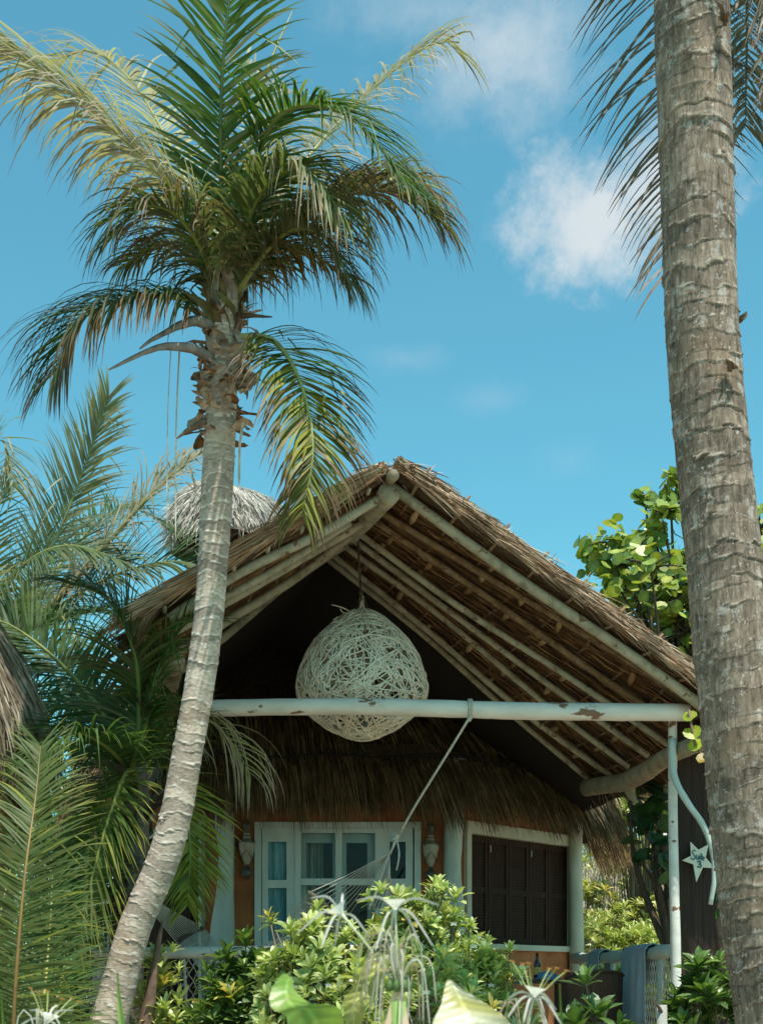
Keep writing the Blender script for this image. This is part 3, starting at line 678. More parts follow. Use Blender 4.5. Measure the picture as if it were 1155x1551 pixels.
roof = mb.build('roof', M['thatch'], hut)
def straw(mb, p, d, ln, w, droop, c0, c1, g, segs=3):
    w *= .75; d = nz(d); W = nz(np.cross(d, (g.gauss(0, .6), -1+g.gauss(0, .5), g.gauss(0, .6))))
    ps, ws, cs = [], [], []
    for s in range(segs+1):
        f = s/segs; ps.append(p); ws.append(w*(1-.75*f*f)); cs.append(mixc(c0, c1, f))
        p = p+d*ln/segs; d = nz(d+np.array((g.gauss(0, .05), g.gauss(0, .05), -droop/segs*(1+f))))
    mb.strip(ps, ws, [W]*(segs+1), cs)
g = random.Random(21)
SB = [(.125, .073, .032), (.21, .13, .06), (.065, .038, .018), (.36, .245, .12), (.035, .020, .012)]
mb = MB()
for sg, cnt in ((0, 1500), (1, 4200), (2, 4200), (7, 500), (3, 2600)):
    for i in range(cnt):
        u = g.random(); row = g.choice((0, 0, 0, 0, 0, 1) if sg in (1, 2) else (0, 0, 0, 0, 1, 1, 2, 3, 4, 5, 6))
        v = (-.02, .20, .25, .32, .40, .48, .6)[row]+g.uniform(-.02, .03)+.015*math.sin(u*9+sg)
        p = cone(sg, u, v, g.uniform(.01, .10)); dn = nz(cone(sg, u, v-.05)-cone(sg, u, v))
        c0 = mixc(g.choice(SB), (.05, .035, .02), g.random()*.6)
        if row == 0:
            hang = .55 if g.random() < .7 else .9
            p = cone(sg, u, .10+g.uniform(-.025, .01)+.008*math.sin(u*11+sg*2), g.uniform(.0, .06)+.02)
            straw(mb, p, dn+np.array((g.gauss(0, .05), 0, -.25)), (.2 if sg == 3 else 0)+g.uniform(.40, .70)+.10*math.sin(u*14+sg)*g.random()+.06*math.sin(u*47+sg*3), g.uniform(.003, .0075), hang, c0, g.choice(SB[:4]), g, 4)
        else:
            straw(mb, p, dn+np.array((g.gauss(0, .06), 0, 0)), g.uniform(.30, .46) if sg in (1, 2) else g.uniform(.35, .65), g.uniform(.006, .013), .12, c0, g.choice(SB), g)
mb.build('thatch_fringe', M['straw'], roof)
# the seam rope across the skirt
mb = MB()
q = [cone(sg, i/12, .100+.005*math.sin(i*1.3), .105) for sg in (0, 1, 2) for i in range(13)]
mb.tube(q, .011, 5); mb.build('seam_cord', M['thatch_shade'], roof)
# ridge cap seen over the porch roof
mb = MB(); g = random.Random(31); cc = P(362, 818, 16.0); n_, m2 = 26, 9; vs = []
for j in range(m2+1):
    ph = j/m2*math.pi*.5
    for i in range(n_):
        th = 2*math.pi*i/n_; k = 1+.12*math.sin(3*th+1)+.06*math.sin(7*th)
        vs.append((cc[0]-.05+.80*k*math.cos(th)*math.cos(ph*.98)-.10*math.sin(ph), cc[1]+.7*k*math.sin(th)*math.cos(ph*.98), cc[2]-.12+.80*math.sin(ph)*(1+.1*math.cos(th-2.6))))
mb.add(vs, [(j*n_+i, j*n_+(i+1) % n_, (j+1)*n_+(i+1) % n_, (j+1)*n_+i) for j in range(m2) for i in range(n_)])
cap = mb.build('ridge_cap', M['thatch_pale'], roof, True)
mb = MB(); GC = [(.46, .42, .36), (.38, .34, .29), (.28, .25, .21), (.54, .5, .43)]
for i in range(2600):
    th = g.uniform(-math.pi, .15*math.pi); ph = g.random()**.8*1.45
    k = 1+.12*math.sin(3*th+1)+.06*math.sin(7*th)
    p = np.array((cc[0]-.05+.82*k*math.cos(th)*math.cos(ph*.98)-.10*math.sin(ph), cc[1]+.72*k*math.sin(th)*math.cos(ph*.98), cc[2]-.11+.81*math.sin(ph)*(1+.1*math.cos(th-2.6))))
    straw(mb, p, (math.cos(th)*.55+g.gauss(0, .25), math.sin(th)*.55, -.75+g.gauss(0, .2)), g.uniform(.16, .36), g.uniform(.005, .011), .3, g.choice(GC), g.choice(GC), g)
mb.build('cap_straw', M['straw'], cap)

# ---- porch roof: rafters fan from the ridge to the eave logs
RU = [(598, 741, 9.4), (575, 775, 9.75), (562, 786, 9.95), (539, 804, 10.25), (531, 814, 10.4), (520, 827, 10.6), (507, 843, 10.86), (500, 850, 11.0), (486, 870, 11.4), (440, 930, 12.6), (405, 985, 14.0)]
RL = [(1085, 1086, 9.82), (1062, 1078, 10.02), (1045, 1112, 10.35), (1012, 1128, 10.6), (981, 1145, 11.05), (951, 1162, 11.5), (923, 1174, 12.0), (891, 1180, 12.4), (865, 1195, 13.0), (830, 1210, 13.8), (800, 1215, 14.5)]
LU = [(592, 744, 9.4), (566, 783, 9.95), (539, 804, 10.25), (520, 827, 10.6), (500, 850, 11.0), (470, 890, 11.8), (405, 985, 14.0)]
LL = [(252, 940, 9.15), (246, 966, 9.5), (248, 1000, 10.2), (252, 1030, 10.8), (262, 1058, 11.5), (268, 1080, 12.3), (260, 1100, 14.0)]
RU = [P(*q) for q in RU]; RL = [P(*q) for q in RL]; LU = [P(*q) for q in LU]; LL = [P(*q) for q in LL]
def ruled(U, Lo, u, v, lift, nrm, fwd=0.):
    x = u*(len(U)-1); i = min(len(U)-2, max(0, int(x))); f = x-i
    a = lerp(U[i], U[i+1], f); b = lerp(Lo[i], Lo[i+1], f)
    p = lerp(a, b, v)+nrm*lift
    p[1] -= fwd; return p
NR = nz((.52, -.03, .85)); NL = nz((-.50, 0, .86))
pr = MB()
TH = .10
def slab(mb, U, Lo, nrm, us, vs, fwd, flip, lift0=.062):
    nu, nv = len(us), len(vs); gg = np.random.default_rng(4)
    lo = [[ruled(U, Lo, u, v, lift0, nrm, fwd*(1 if i == 0 else 0)) for v in vs] for i, u in enumerate(us)]
    hi = [[ruled(U, Lo, u, v, lift0+TH*(1-.15*v)+gg.normal(0, .012), nrm, fwd*(.75 if i == 0 else 0)) for v in vs] for i, u in enumerate(us)]
    V = [tuple(p) for row in lo for p in row]+[tuple(p) for row in hi for p in row]; o = nu*nv; fs = []
    for i in range(nu-1):
        for j in range(nv-1):
            a, b, c, d = i*nv+j, (i+1)*nv+j, (i+1)*nv+j+1, i*nv+j+1
            fs.append((a, b, c, d)); fs.append((o+a, o+d, o+c, o+b))
    for j in range(nv-1): fs.append((j, j+1, o+j+1, o+j))
    for i in range(nu-1):
        a, b = i*nv+nv-1, (i+1)*nv+nv-1; fs.append((a, b, o+b, o+a))
    mb.add(V, fs)
usR = [0, .02, .06, .1, .2, .3, .4, .5, .6, .72]; usL = [0, .02, .06, .1, .2, .3, .4, .54]
vsr = [-.02]+[i/14*1.12 for i in range(1, 15)]; vsl = [-.02]+[i/12*1.04 for i in range(1, 13)]
slab(pr, RU, RL, NR, usR, vsr, .12, False); slab(pr, LU, LL, NL, usL, vsl, .12, True)
prf = pr.build('porch_roof', M['thatch'], hut)
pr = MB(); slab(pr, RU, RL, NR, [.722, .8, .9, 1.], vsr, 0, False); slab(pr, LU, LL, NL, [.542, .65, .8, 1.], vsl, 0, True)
pr.build('shade_inner_thatch', M['thatch_shade'], hut)  # rear part of both slopes, deep shade painted in as near-black
# straw: underside, front edges, top
g = random.Random(41)
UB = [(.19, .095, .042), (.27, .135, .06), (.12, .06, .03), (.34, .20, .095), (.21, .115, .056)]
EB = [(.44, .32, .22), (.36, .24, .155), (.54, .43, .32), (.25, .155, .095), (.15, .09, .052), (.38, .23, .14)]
LB = [(.48, .255, .13), (.55, .33, .19), (.36, .18, .085), (.26, .13, .06), (.58, .42, .28)]
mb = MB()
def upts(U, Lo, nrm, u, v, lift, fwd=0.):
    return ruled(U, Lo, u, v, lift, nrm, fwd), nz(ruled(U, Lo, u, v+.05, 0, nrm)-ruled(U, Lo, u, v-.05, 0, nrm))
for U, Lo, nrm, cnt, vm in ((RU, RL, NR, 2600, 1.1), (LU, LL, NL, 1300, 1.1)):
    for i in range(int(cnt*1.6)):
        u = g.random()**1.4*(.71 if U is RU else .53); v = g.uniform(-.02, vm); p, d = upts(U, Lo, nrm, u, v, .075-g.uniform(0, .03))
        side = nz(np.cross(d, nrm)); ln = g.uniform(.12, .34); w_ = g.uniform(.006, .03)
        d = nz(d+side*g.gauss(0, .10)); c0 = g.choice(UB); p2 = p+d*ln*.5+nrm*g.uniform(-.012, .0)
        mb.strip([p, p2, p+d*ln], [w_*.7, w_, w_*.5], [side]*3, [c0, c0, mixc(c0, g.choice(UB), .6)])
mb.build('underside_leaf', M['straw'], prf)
mb = MB()
for U, Lo, nrm, cnt, pal, vm in ((RU, RL, NR, 3300, EB, 1.12), (LU, LL, NL, 3000, LB, 1.03)):
    for i in range(cnt):        # the cut front edge: stems lying along the slope
        v = g.uniform(-.03, vm); lf = .075+g.random()*TH*1.04
        p, d = upts(U, Lo, nrm, 0, v, lf, .12+.035*g.random()+.02*math.sin(v*60))
        p = p+np.array((0, .03*(lf-.075)/TH, 0))
        c0 = g.choice(pal); k = .45+.55*(lf-.075)/TH
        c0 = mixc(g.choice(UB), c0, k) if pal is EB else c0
        straw(mb, p, d+np.array((0, g.gauss(0, .10)-.03, g.gauss(0, .07))), g.uniform(.12, .42), g.uniform(.004, .010), .10, c0, g.choice(pal), g)
    for i in range(2300):       # the top
        u = g.random()**2*.7; v = g.uniform(-.04, vm); p, d = upts(U, Lo, nrm, u, v, .075+TH*(1-.15*min(1, max(0, v)))-.015, .1*(1-min(1, u*8)))
        straw(mb, p, d+nrm*g.uniform(.0, .07)+np.array((g.gauss(0, .1), g.gauss(0, .12), 0)), g.uniform(.15, .4), g.uniform(.004, .010), .12, g.choice(pal), g.choice(pal), g)
for i in range(1100):           # hanging ends on the left eave corner and both eaves
    left = g.random() < .6
    U, Lo, nrm, pal = (LU, LL, NL, LB) if left else (RU, RL, NR, EB)
    u = g.random()**2.2 if left else g.random(); p, d = upts(U, Lo, nrm, u, (1.03 if left else 1.12)-g.random()*.06, .075+g.random()*TH, .10*(1-min(1, u*8)))
    straw(mb, p, d+np.array((g.gauss(0, .15), g.gauss(0, .15), -.5)), g.uniform(.12, .30), g.uniform(.004, .010), .6, g.choice(pal), g.choice(pal), g)
for i in range(230):            # stray tufts at the ties along the right edge
    k = g.randint(0, 8); v = .06+k*.118+g.gauss(0, .012); p, d = upts(RU, RL, NR, 0, v, .075+TH*.95, .12)
    straw(mb, p, d*.5+nrm*g.uniform(-.6, .6)+np.array((0, -g.random(), 0)), g.uniform(.05, .13), .005, .4, (.58, .5, .38), (.5, .4, .28), g)
for i in range(260):            # ridge tuft
    p = ruled(RU, RL, g.random()**2*.4, 0, 0, NR, 0)+np.array((g.uniform(-.10, .12), -.12*g.random(), .06+TH*.6+g.gauss(0, .012)))
    straw(mb, p, (g.gauss(0, .9), g.gauss(0, .4), g.uniform(-.25, .12)), g.uniform(.12, .32), g.uniform(.005, .010), .35, g.choice(EB), g.choice(EB), g)
mb.build('edge_straw', M['straw'], prf)
# rafters
def pole(a, b, r0, r1, mat, name, par, seed, bend=.02, n=12, ncirc=9, wob=.12):
    gg = random.Random(seed); m_ = MB(); a, b = np.array(a), np.array(b)
    s1 = np.array((gg.gauss(0, bend), gg.gauss(0, bend*.5), gg.gauss(0, bend))); s2 = np.array((gg.gauss(0, bend), gg.gauss(0, bend*.5), gg.gauss(0, bend)))
    q = catmull([a, lerp(a, b, .33)+s1, lerp(a, b, .68)+s2, b], n)
    m_.tube(q, [lerp(r0, r1, i/(n-1)) for i in range(n)], ncirc, wob=wob, seed=seed)
    return m_.build(name, mat, par, True)
for i, (a, b) in enumerate(zip(RU[:8], RL[:8])):
    pole(lerp(a, b, -.015), lerp(a, b, 1.0 if 2 < i < 9 else 1.1), .038 if i == 0 else .026, .041 if i == 0 else .026, M['pole_brown'] if i in (1, 2) else M['pole'], 'rafter', prf, 50+i, .018, 16)
for i, (a, b) in enumerate(zip(LU[:4], LL[:4])):
    pole(lerp(a, b, -.02), lerp(a, b, .99), .032, .038, M['pole'], 'rafter', prf, 80+i, .016, 14)
# second front pole on the left, as in a doubled barge
pole(P(530, 792, 9.6), P(300, 925, 9.4), .026, .03, M['pole'], 'rafter', prf, 97, .01)
for k in range(9):
    v = .05+k*.118
    q = [ruled(RU, RL, u, v, .055, NR, .15 if u == 0 else 0)+np.array((0, 0, .008*math.sin(k*5+u*31))) for u in (0, .08, .16, .25, .35, .45, .55, .65, .72)]
    m_ = MB(); m_.tube(q, .012, 7, wob=.2, seed=k); m_.build('batten', M['pole_brown'], prf, True)
    m_ = MB()       # the tie and stub at the front edge
    a = ruled(RU, RL, 0, v, .05, NR, .14); m_.tube([a, a+NR*.10, a+NR*.165+np.array((.015, 0, 0))], [.014, .012, .009], 6, wob=.2, seed=k)
    m_.build('batten_peg', M['pole_brown'], prf, True)
    if k < 7:
        v = .08+k*.15
        q = [ruled(LU, LL, u, v, .055, NL, .10 if u == 0 else 0) for u in (0, .1, .2, .35, .5)]
        m_ = MB(); m_.tube(q, .016, 7, wob=.2, seed=k+20); m_.build('batten', M['pole'], prf, True)
# short bundled leaf stalks lashed between rafters
for k in range(9):
    for i in range(8):
        if g.random() < .25: continue
        u = (min(i, 6)+.5+g.uniform(-.2, .2))/10; v = .05+k*.118+.028
        a, b = ruled(RU, RL, u-.028, v, .045, NR), ruled(RU, RL, u+.028, v+.005, .045, NR)
        c0 = g.choice(((.36, .24, .12), (.25, .15, .07), (.42, .30, .17)))
        mb = MB(); mb.tube([a, lerp(a, b, .5)-NR*.006, b], [.02, .026, .018], 6, c0, wob=.3, seed=i+k*9); mb.build('lashing', M['straw'], prf, True)
# ridge beam under the rafters, small ridge pole above
rb0 = P(590, 746, 9.33); rb1 = P(530, 812, 10.42)
pole(rb0, rb1, .078, .07, M['pole'], 'ridge_beam', prf, 7, .006, 12, 14, .09)
pole(P(596, 719, 9.20), P(552, 776, 10.2), .040, .04, M['log'], 'ridge_pole', prf, 8, .012, 12, 12, .08)
# white beam across the front, eave logs, post and plank
pole(P(296, 1073, 9.86), P(1042, 1079, 9.96), .061, .067, M['white'], 'cross_beam', hut, 9, .018, 30, 16, .10)
m_ = MB(); q = catmull([(*P(1075, 1120, 9.8), .062), (*P(1016, 1143, 10.25), .068), (*P(975, 1170, 10.9), .078), (*P(945, 1184, 11.4), .08), (*P(915, 1189, 12.0), .08), (*P(889, 1193, 12.6), .082)], 30)
m_.tube(q[:, :3], q[:, 3], 14, wob=.07, seed=3); elog = m_.build('eave_log', M['log'], hut, True)
m_ = MB(); m_.tube(catmull([P(952, 1190, 11.3), P(954, 1202, 11.3), P(962, 1216, 11.25)], 6), [.055, .04, .015], 8, wob=.2); m_.build('branch_stub', M['log'], elog, True)
pole(P(262, 1000, 9.5), P(258, 1085, 13.8), .09, .09, M['log'], 'eave_log', hut, 33, .02, 16, 12)
pillar([(1024, 1800, 17, 10.1), (1023, 1480, 16, 10.1), (1020, 1330, 15, 10.1), (1018, 1200, 14, 10.1), (1018, 1070, 13, 10.1)], M['white'], 'porch_post', seed=5)
m_ = MB(); m_.tube(catmull([P(1017, 1120, 10.05), P(1020, 1175, 10.0), (P(1040, 1215, 9.95)), P(1064, 1250, 9.95), P(1078, 1290, 9.95), P(1081, 1330, 9.95), P(1075, 1370, 9.98)], 30), [.030-.013*i/29 for i in range(30)], 9, wob=.1)
m_.build('curved_brace', M['aqua'], hut, True)
pl = MB()
for i, (x0, x1) in enumerate(((1026, 1045), (1045.6, 1063), (1063.6, 1082))):
    a, b = P(x0, 1480, 10.22), P(x1, 1480, 10.22)
    pl.box((a[0], 10.20+.006*i, ZF), (b[0], 10.24+.004*i, zr(1096, 10.22)))
pl.build('plank_screen', M['plank'], hut)
# porch deck
mb = MB()
for i in range(26):
    y0 = 9.75+i*.15; mb.box((-3.3, y0, ZF-.05), (2.55, y0+.144, ZF))
mb.box((-3.3, 9.76, ZF-.3), (2.55, 9.80, ZF-.052))
for x in (-3.2, -1.3, .6, 2.4): mb.box((x, 9.82, -.1), (x+.12, 9.94, ZF-.06))
mb.build('porch_deck', M['deck'], hut)
pillar([(148, 1800, 20, 9.95), (150, 1440, 18, 9.95)], M['white'], 'rail_post', seed=15)

# railings
rl = pole(P(120, 1444, 9.88), P(545, 1440, 9.92), .045, .044, M['white'], 'rail', hut, 12, .006, 20, 12, .05)
def net(p0, p1, z0, z1, cell, par, r=.0035, name='net', mat='rope'):
    m_ = MB(); p0, p1 = np.array(p0), np.array(p1); ln = np.linalg.norm(p1-p0); d = (p1-p0)/ln; h = z1-z0
    n_ = int(ln/cell)
    for i in range(-int(h/cell*.55)-1, n_+int(h/cell*.55)+2):
        for sg in (1, -1):
            pts = []
            k = int(h/cell*1.0)*2
            for j in range(k+1):
                f = j/k; s = i*cell + sg*f*h*.55+ .004*math.sin(j*2.1)
                if 0 <= s <= ln: pts.append((p0[0]+d[0]*s, p0[1]+d[1]*s, z0+h*f))
                else:
                    if len(pts) > 1: m_.tube(pts, r, 4, cap=False)
                    pts = []
            if len(pts) > 1: m_.tube(pts, r, 4, cap=False)
    return m_.build(name, M[mat], par)
q0, q1 = P(262, 1452, 9.9), P(470, 1452, 9.92)
net(q0[:2], q1[:2], ZF+.1, zr(1452, 9.9), .06, rl)
q0, q1 = P(120, 1452, 9.9), P(215, 1452, 9.9)
net(q0[:2], q1[:2], ZF+.1, zr(1452, 9.9), .06, rl)
def rope_twist(a, b, r, par, name='rope', mat='rope'):
    m_ = MB(); a, b = np.array(a), np.array(b); d = nz(b-a); u = nz(np.cross(d, (0, 1, .1))); v = np.cross(d, u); n_ = 60
    for s in range(3):
        m_.tube([lerp(a, b, i/n_)+(u*math.cos(i*.75+s*2.094)+v*math.sin(i*.75+s*2.094))*r*.55 for i in range(n_+1)], r*.62, 5, cap=False)
    return m_.build(name, M[mat], par, True)
for xa, xb in ((279, 285), (320, 314), (328, 332)): rope_twist(P(xa, 1453, 9.84), P(xb, 1600, 9.84), .011, rl)
m_ = MB()       # loop of thin cord tied on the rail
m_.tube(catmull([P(318, 1434, 9.82), P(326, 1446, 9.815), P(336, 1450, 9.815), P(348, 1443, 9.82), P(358, 1433, 9.84)], 20), .006, 5); m_.build('cord_loop', M['can'], rl, True)

rr = MB(); q = catmull([P(870, 1452, 13.6), P(905, 1451, 12.7), P(940, 1449, 11.8), P(985, 1444, 10.9), P(1018, 1440, 10.18)], 24)
rr.tube(q, [.055+.008*math.sin(i*1.3) for i in range(24)], 12, wob=.08, seed=4); rr = rr.build('rail', M['aqua'], hut, True)
for t in (.1, .22, .45, .7, .9):
    p = q[int(t*23)]; m_ = MB(); m_.tube([(p[0], p[1], ZF), (p[0]+.01, p[1], lerp(ZF, p[2], .5)), (p[0], p[1], p[2]-.03)], .024, 8, wob=.2, seed=int(t*50)); m_.build('baluster', M['aqua'], rr, True)
net(q[15][:2], q[23][:2], ZF+.05, q[18][2]-.04, .075, rr, .003)
pole(P(870, 1545, 13.6), P(1020, 1570, 10.2), .03, .03, M['aqua'], 'lower_rail', hut, 61, .01)

# ------------------------------------------------------------------ things on the porch
# woven globe lamp
lc = P(548, 1048, 10.5); RR = .525
lamp = thing('woven_lamp', 'large round white woven cane lamp hanging from the porch ridge', 'lamp', lc+np.array((0, 0, .64)))
g = random.Random(51); mb = MB()
LZ = [-75, -71, -54, -35, -14, 7, 30, 53, 76, 98, 114, 123]; LR = [0, 21, 56, 81, 97, 101, 96, 87, 73, 51, 32, 14]
def lampr(d):     # blunt onion shape, widest low down
    zp = d[2]*(123 if d[2] > 0 else 75); h = math.hypot(d[0], d[1]) or 1e-6
    k = np.interp(zp, LZ, LR)*.00525/h
    return np.array((k, k, (123 if d[2] > 0 else 75)*.00525))
for i in range(760):
    a = nz((g.gauss(0, 1), g.gauss(0, 1), g.gauss(0, 1))); b = nz(np.cross(a, (g.gauss(0, 1), g.gauss(0, 1), g.gauss(0, 1)))); c = np.cross(a, b)
    off = g.uniform(-.45, .45); arc = g.uniform(.5, 1.5); st = g.uniform(0, 6.28); pts = []
    rad_ = 1-.035*g.random()
    for k in range(11):
        th = st+arc*(k/10); d = nz(a*off+(b*math.cos(th)+c*math.sin(th))*math.sqrt(1-off*off)+np.array((.015*math.sin(k*1.7+i), .015*math.cos(k*2.3+i), 0)))
        pts.append(lc+d*lampr(d)*rad_)
    mb.tube(pts, g.uniform(.0045, .0072), 5, cap=True)
for i in range(40):
    th = g.uniform(0, 6.28); st = g.uniform(.02, .3); pts = []
    for k in range(9):
        ph = st+k/8*g.uniform(.5, 1.1); d = np.array((math.sin(ph)*math.cos(th+k*.03), math.sin(ph)*math.sin(th+k*.03), math.cos(ph))); pts.append(lc+d*lampr(d))
    mb.tube(pts, .005, 5)
mb.build('cane_shell', M['cane'], lamp, True)
mb = MB(); tp = lc+np.array((0, 0, .62))
for i in range(26):
    th = g.uniform(0, 6.28); r_ = g.uniform(.06, .17)
    mb.tube(catmull([tp+np.array((math.cos(th)*r_, math.sin(th)*r_, -.05)), tp+np.array((math.cos(th)*.03, math.sin(th)*.03, .04)), tp+np.array((math.cos(th+.6)*.012, math.sin(th+.6)*.012, .14))], 7), .0055, 5)
for a_, b_ in (((520, 921), (502, 916)), ((505, 941), (512, 934)), ((495, 950), (508, 948)), ((520, 928), (515, 922))):
    mb.tube(catmull([P(545, 935, 10.45), P(*a_, 10.4), P(*b_, 10.38)], 7), .005, 5)
mb.build('cane_neck', M['cane'], lamp, True)
rtop = P(541, 806, 10.38)
rope_twist(tp+np.array((0, 0, .03)), rtop, .009, lamp, 'hanging_rope', 'bark')
mb = MB()
for i in range(6):
    th = i*1.05; mb.tube(catmull([tp+np.array((math.cos(th)*.08, math.sin(th)*.08, -.02)), tp+np.array((0, 0, .16))], 4), .004, 4)
for k in (.25, .55, .93):
    p = lerp(tp, rtop, k); mb.tube([p-np.array((0, 0, .02)), p, p+np.array((0, 0, .02))], [.010, .021, .010], 7)
mb.build('knot', M['bark'], lamp, True)

# hammock slung from the white beam
hk = P(600, 1268, 10.3)
ham = thing('hammock', 'white string hammock tied by a rope to the white cross beam', 'hammock', hk)
m_ = MB(); m_.tube(catmull([P(713, 1083, 9.83), P(672, 1150, 9.98), P(630, 1218, 10.15), P(604, 1264, 10.28)], 12), .0095, 6); m_.build('sling_rope', M['rope'], ham, True)
m_ = MB()
for k in range(3):
    c_ = P(711+k*2.2-2, 1074, 9.93); m_.tube([c_+np.array((0, math.cos(t)*.072, math.sin(t)*.072)) for t in np.linspace(0, 6.28, 17)], .008, 5)
c_ = P(711, 1087, 9.85); m_.tube([c_+np.array((0, 0, .015)), c_, c_-np.array((0, 0, .03))], [.008, .016, .007], 7)
m_.build('beam_tie', M['rope'], ham, True)
m_ = MB()
for k in range(4):
    c_ = hk+np.array((-.005*k, 0, -.012*k+.02)); m_.tube([c_+np.array((.026*math.cos(t), .02*math.sin(t), .006*math.sin(2*t+k))) for t in np.linspace(0, 6.28, 13)], .008, 5)
m_.tube(catmull([hk, P(604, 1290, 10.28), P(603, 1305, 10.28), P(600, 1318, 10.28)], 8), .0075, 6)
m_.tube(catmull([hk, P(596, 1280, 10.3), P(590, 1294, 10.3)], 5), [.012, .015, .011, .01, .01], 6)
m_.build('knot', M['rope'], ham, True)
jn = P(589, 1292, 10.3); bar0, bar1 = P(468, 1352, 10.05), P(524, 1392, 10.75)
m_ = MB(); g = random.Random(61)
for k in range(10):
    e = lerp(bar0, bar1, k/9); m_.tube(catmull([jn, lerp(jn, e, .5)-np.array((0, 0, .012)), e], 6), .003, 4)
ends = [P(lerp(560, 592, k/9), 1372, 10.2+.05*k) for k in range(10)]
for e in ends: m_.tube(catmull([jn, lerp(jn, e, .5), e], 5), .0045, 4)
m_.build('clew_string', M['rope'], ham)
m_ = MB()     # gathered netting under the knot
n_ = 12; vs = []
for j in range(9):
    for i in range(n_+1):
        f = j/8; w0 = lerp(.012, .085, f**.8); e = jn+np.array((-.10*f*f-.0, .0, -.44*f)); x = lerp(-w0*.8, w0*.35, i/n_)
        vs.append(tuple(e+np.array((x, .05*math.sin(i*1.7+j*.3)*f, 0))))
m_.add(vs, [(j*(n_+1)+i, j*(n_+1)+i+1, (j+1)*(n_+1)+i+1, (j+1)*(n_+1)+i) for j in range(8) for i in range(n_)])
m_.build('gathered_net', M['rope'], ham, True)
pole(bar0, bar1, .017, .017, M['log'], 'spreader_bar', ham, 5, .004)
m_ = MB(); far = P(360, 1470, 11.4)
for k in range(22):
    a = lerp(bar0, bar1, k/21); b = lerp(P(300, 1440, 11.2), P(380, 1450, 12.0), k/21)
    m_.tube(catmull([a, lerp(a, b, .5)-np.array((0, 0, .28+.10*math.sin(k/21*3.14))), b], 14), .004, 4, cap=False)
for j in range(1, 26):
    f = j/26; pts = []
    for k in range(12):
        a = lerp(bar0, bar1, k/11); b = lerp(P(300, 1440, 11.2), P(380, 1450, 12.0), k/11)
        pts.append(lerp(a, b, f)-np.array((0, 0, (.56+.2*math.sin(k/11*3.14))*2*f*(1-f))))
    m_.tube(pts, .0035, 4, cap=False)
m_.build('netting', M['rope'], ham)

hb = thing('hammock', 'green-grey string hammock stretched behind the left white rail', 'hammock', P(230, 1362, 10.9))
m_ = MB(); ap = P(205, 1345, 10.6); e0, e1 = P(268, 1428, 10.7), P(308, 1405, 11.7)
for k in range(15):
    e = lerp(e0, e1, k/14); m_.tube(catmull([ap, lerp(ap, e, .5)-np.array((0, 0, .01)), e], 5), .0042, 4)
m_.build('clew_string', M['rope'], hb)
pole(e0, e1, .02, .02, M['tabletop'], 'spreader_bar', hb, 5, .006)
m_ = MB()
f0, f1 = P(420, 1420, 11.2), P(440, 1420, 12.2)
for k in range(20):
    a, b = lerp(e0, e1, k/19), lerp(f0, f1, k/19); m_.tube(catmull([a, lerp(a, b, .5)-np.array((0, 0, .38)), b], 12), .0045, 4, cap=False)
for j in range(1, 20):
    f = j/20; m_.tube([lerp(lerp(e0, e1, k/9), lerp(f0, f1, k/9), f)-np.array((0, 0, 1.52*f*(1-f))) for k in range(10)], .0045, 4, cap=False)
m_.build('netting', M['aqua'], hb)
rope_twist(P(205, 1345, 10.6), P(190, 1290, 9.45), .009, hb, 'sling_rope')

# wall lanterns
def sconce(px, py, Y, label):
    c = P(px, py, Y)
    t = thing('wall_lantern', label, 'lantern', c, 'urn lanterns beside the glazed doors')
    m_ = MB(); m_.lathe(c+np.array((0, 0, -.03)), [(.012, -.14), (.022, -.125), (.040, -.085), (.060, -.035), (.074, .02), (.079, .065), (.074, .09), (.055, .105), (.042, .115), (.038, .14), (.032, .165), (.028, .18)], 20)
    m_.build('urn', M['urn'], t, True)
    m_ = MB(); m_.lathe(c+np.array((0, 0, .15)), [(.028, 0), (.024, .015), (.02, .03), (.04, .045), (.046, .07), (.04, .10), (.022, .12), (.008, .135), (.004, .15)], 16); m_.build('finial', M['pewter'], t, True)
    m_ = MB(); m_.lathe(c+np.array((0, 0, -.27)), [(.004, -.03), (.03, -.02), (.05, .01), (.052, .04), (.036, .075), (.016, .095), (.02, .11)], 16)
    for k in range(4):
        cc_ = c+np.array((0, 0, -.235)); m_.tube([cc_+np.array((.05*math.cos(t_)*math.cos(k*.78), .05*math.cos(t_)*math.sin(k*.78), .05*math.sin(t_))) for t_ in np.linspace(0, 6.28, 15)], .005, 5)
    m_.build('base_scroll', M['pewter'], t, True)
    m_ = MB()
    for sg in (1, -1):
        m_.tube([c+np.array((math.sin(sg*(k/10*2.4-1.2))*(.078-.003*k*.6), -math.cos(k/10*2.4-1.2)*(.08-.004*k*.6), .08-.02*k)) for k in range(11)], .004, 5)
    for zz, r_ in ((.062, .082), (.085, .056), (.12, .038)):
        m_.tube([c+np.array((r_*math.cos(t_), r_*math.sin(t_), zz)) for t_ in np.linspace(0, 6.28, 21)], .0045, 5)
    m_.build('wire', M['pewter'], t, True)
    m_ = MB(); m_.tube([c+np.array((0, .02, -.2)), c+np.array((0, .09, -.1)), c+np.array((0, .10, .14)), c+np.array((0, .02, .17))], .008, 6); m_.build('bracket', M['pewter'], t, True)
sconce(652, 1288, 12.88, 'cream urn lantern on the terracotta wall between the doors and the right pillar')
sconce(374, 1285, 12.88, 'cream urn lantern left of the glazed doors, half behind dangling palm leaflets')

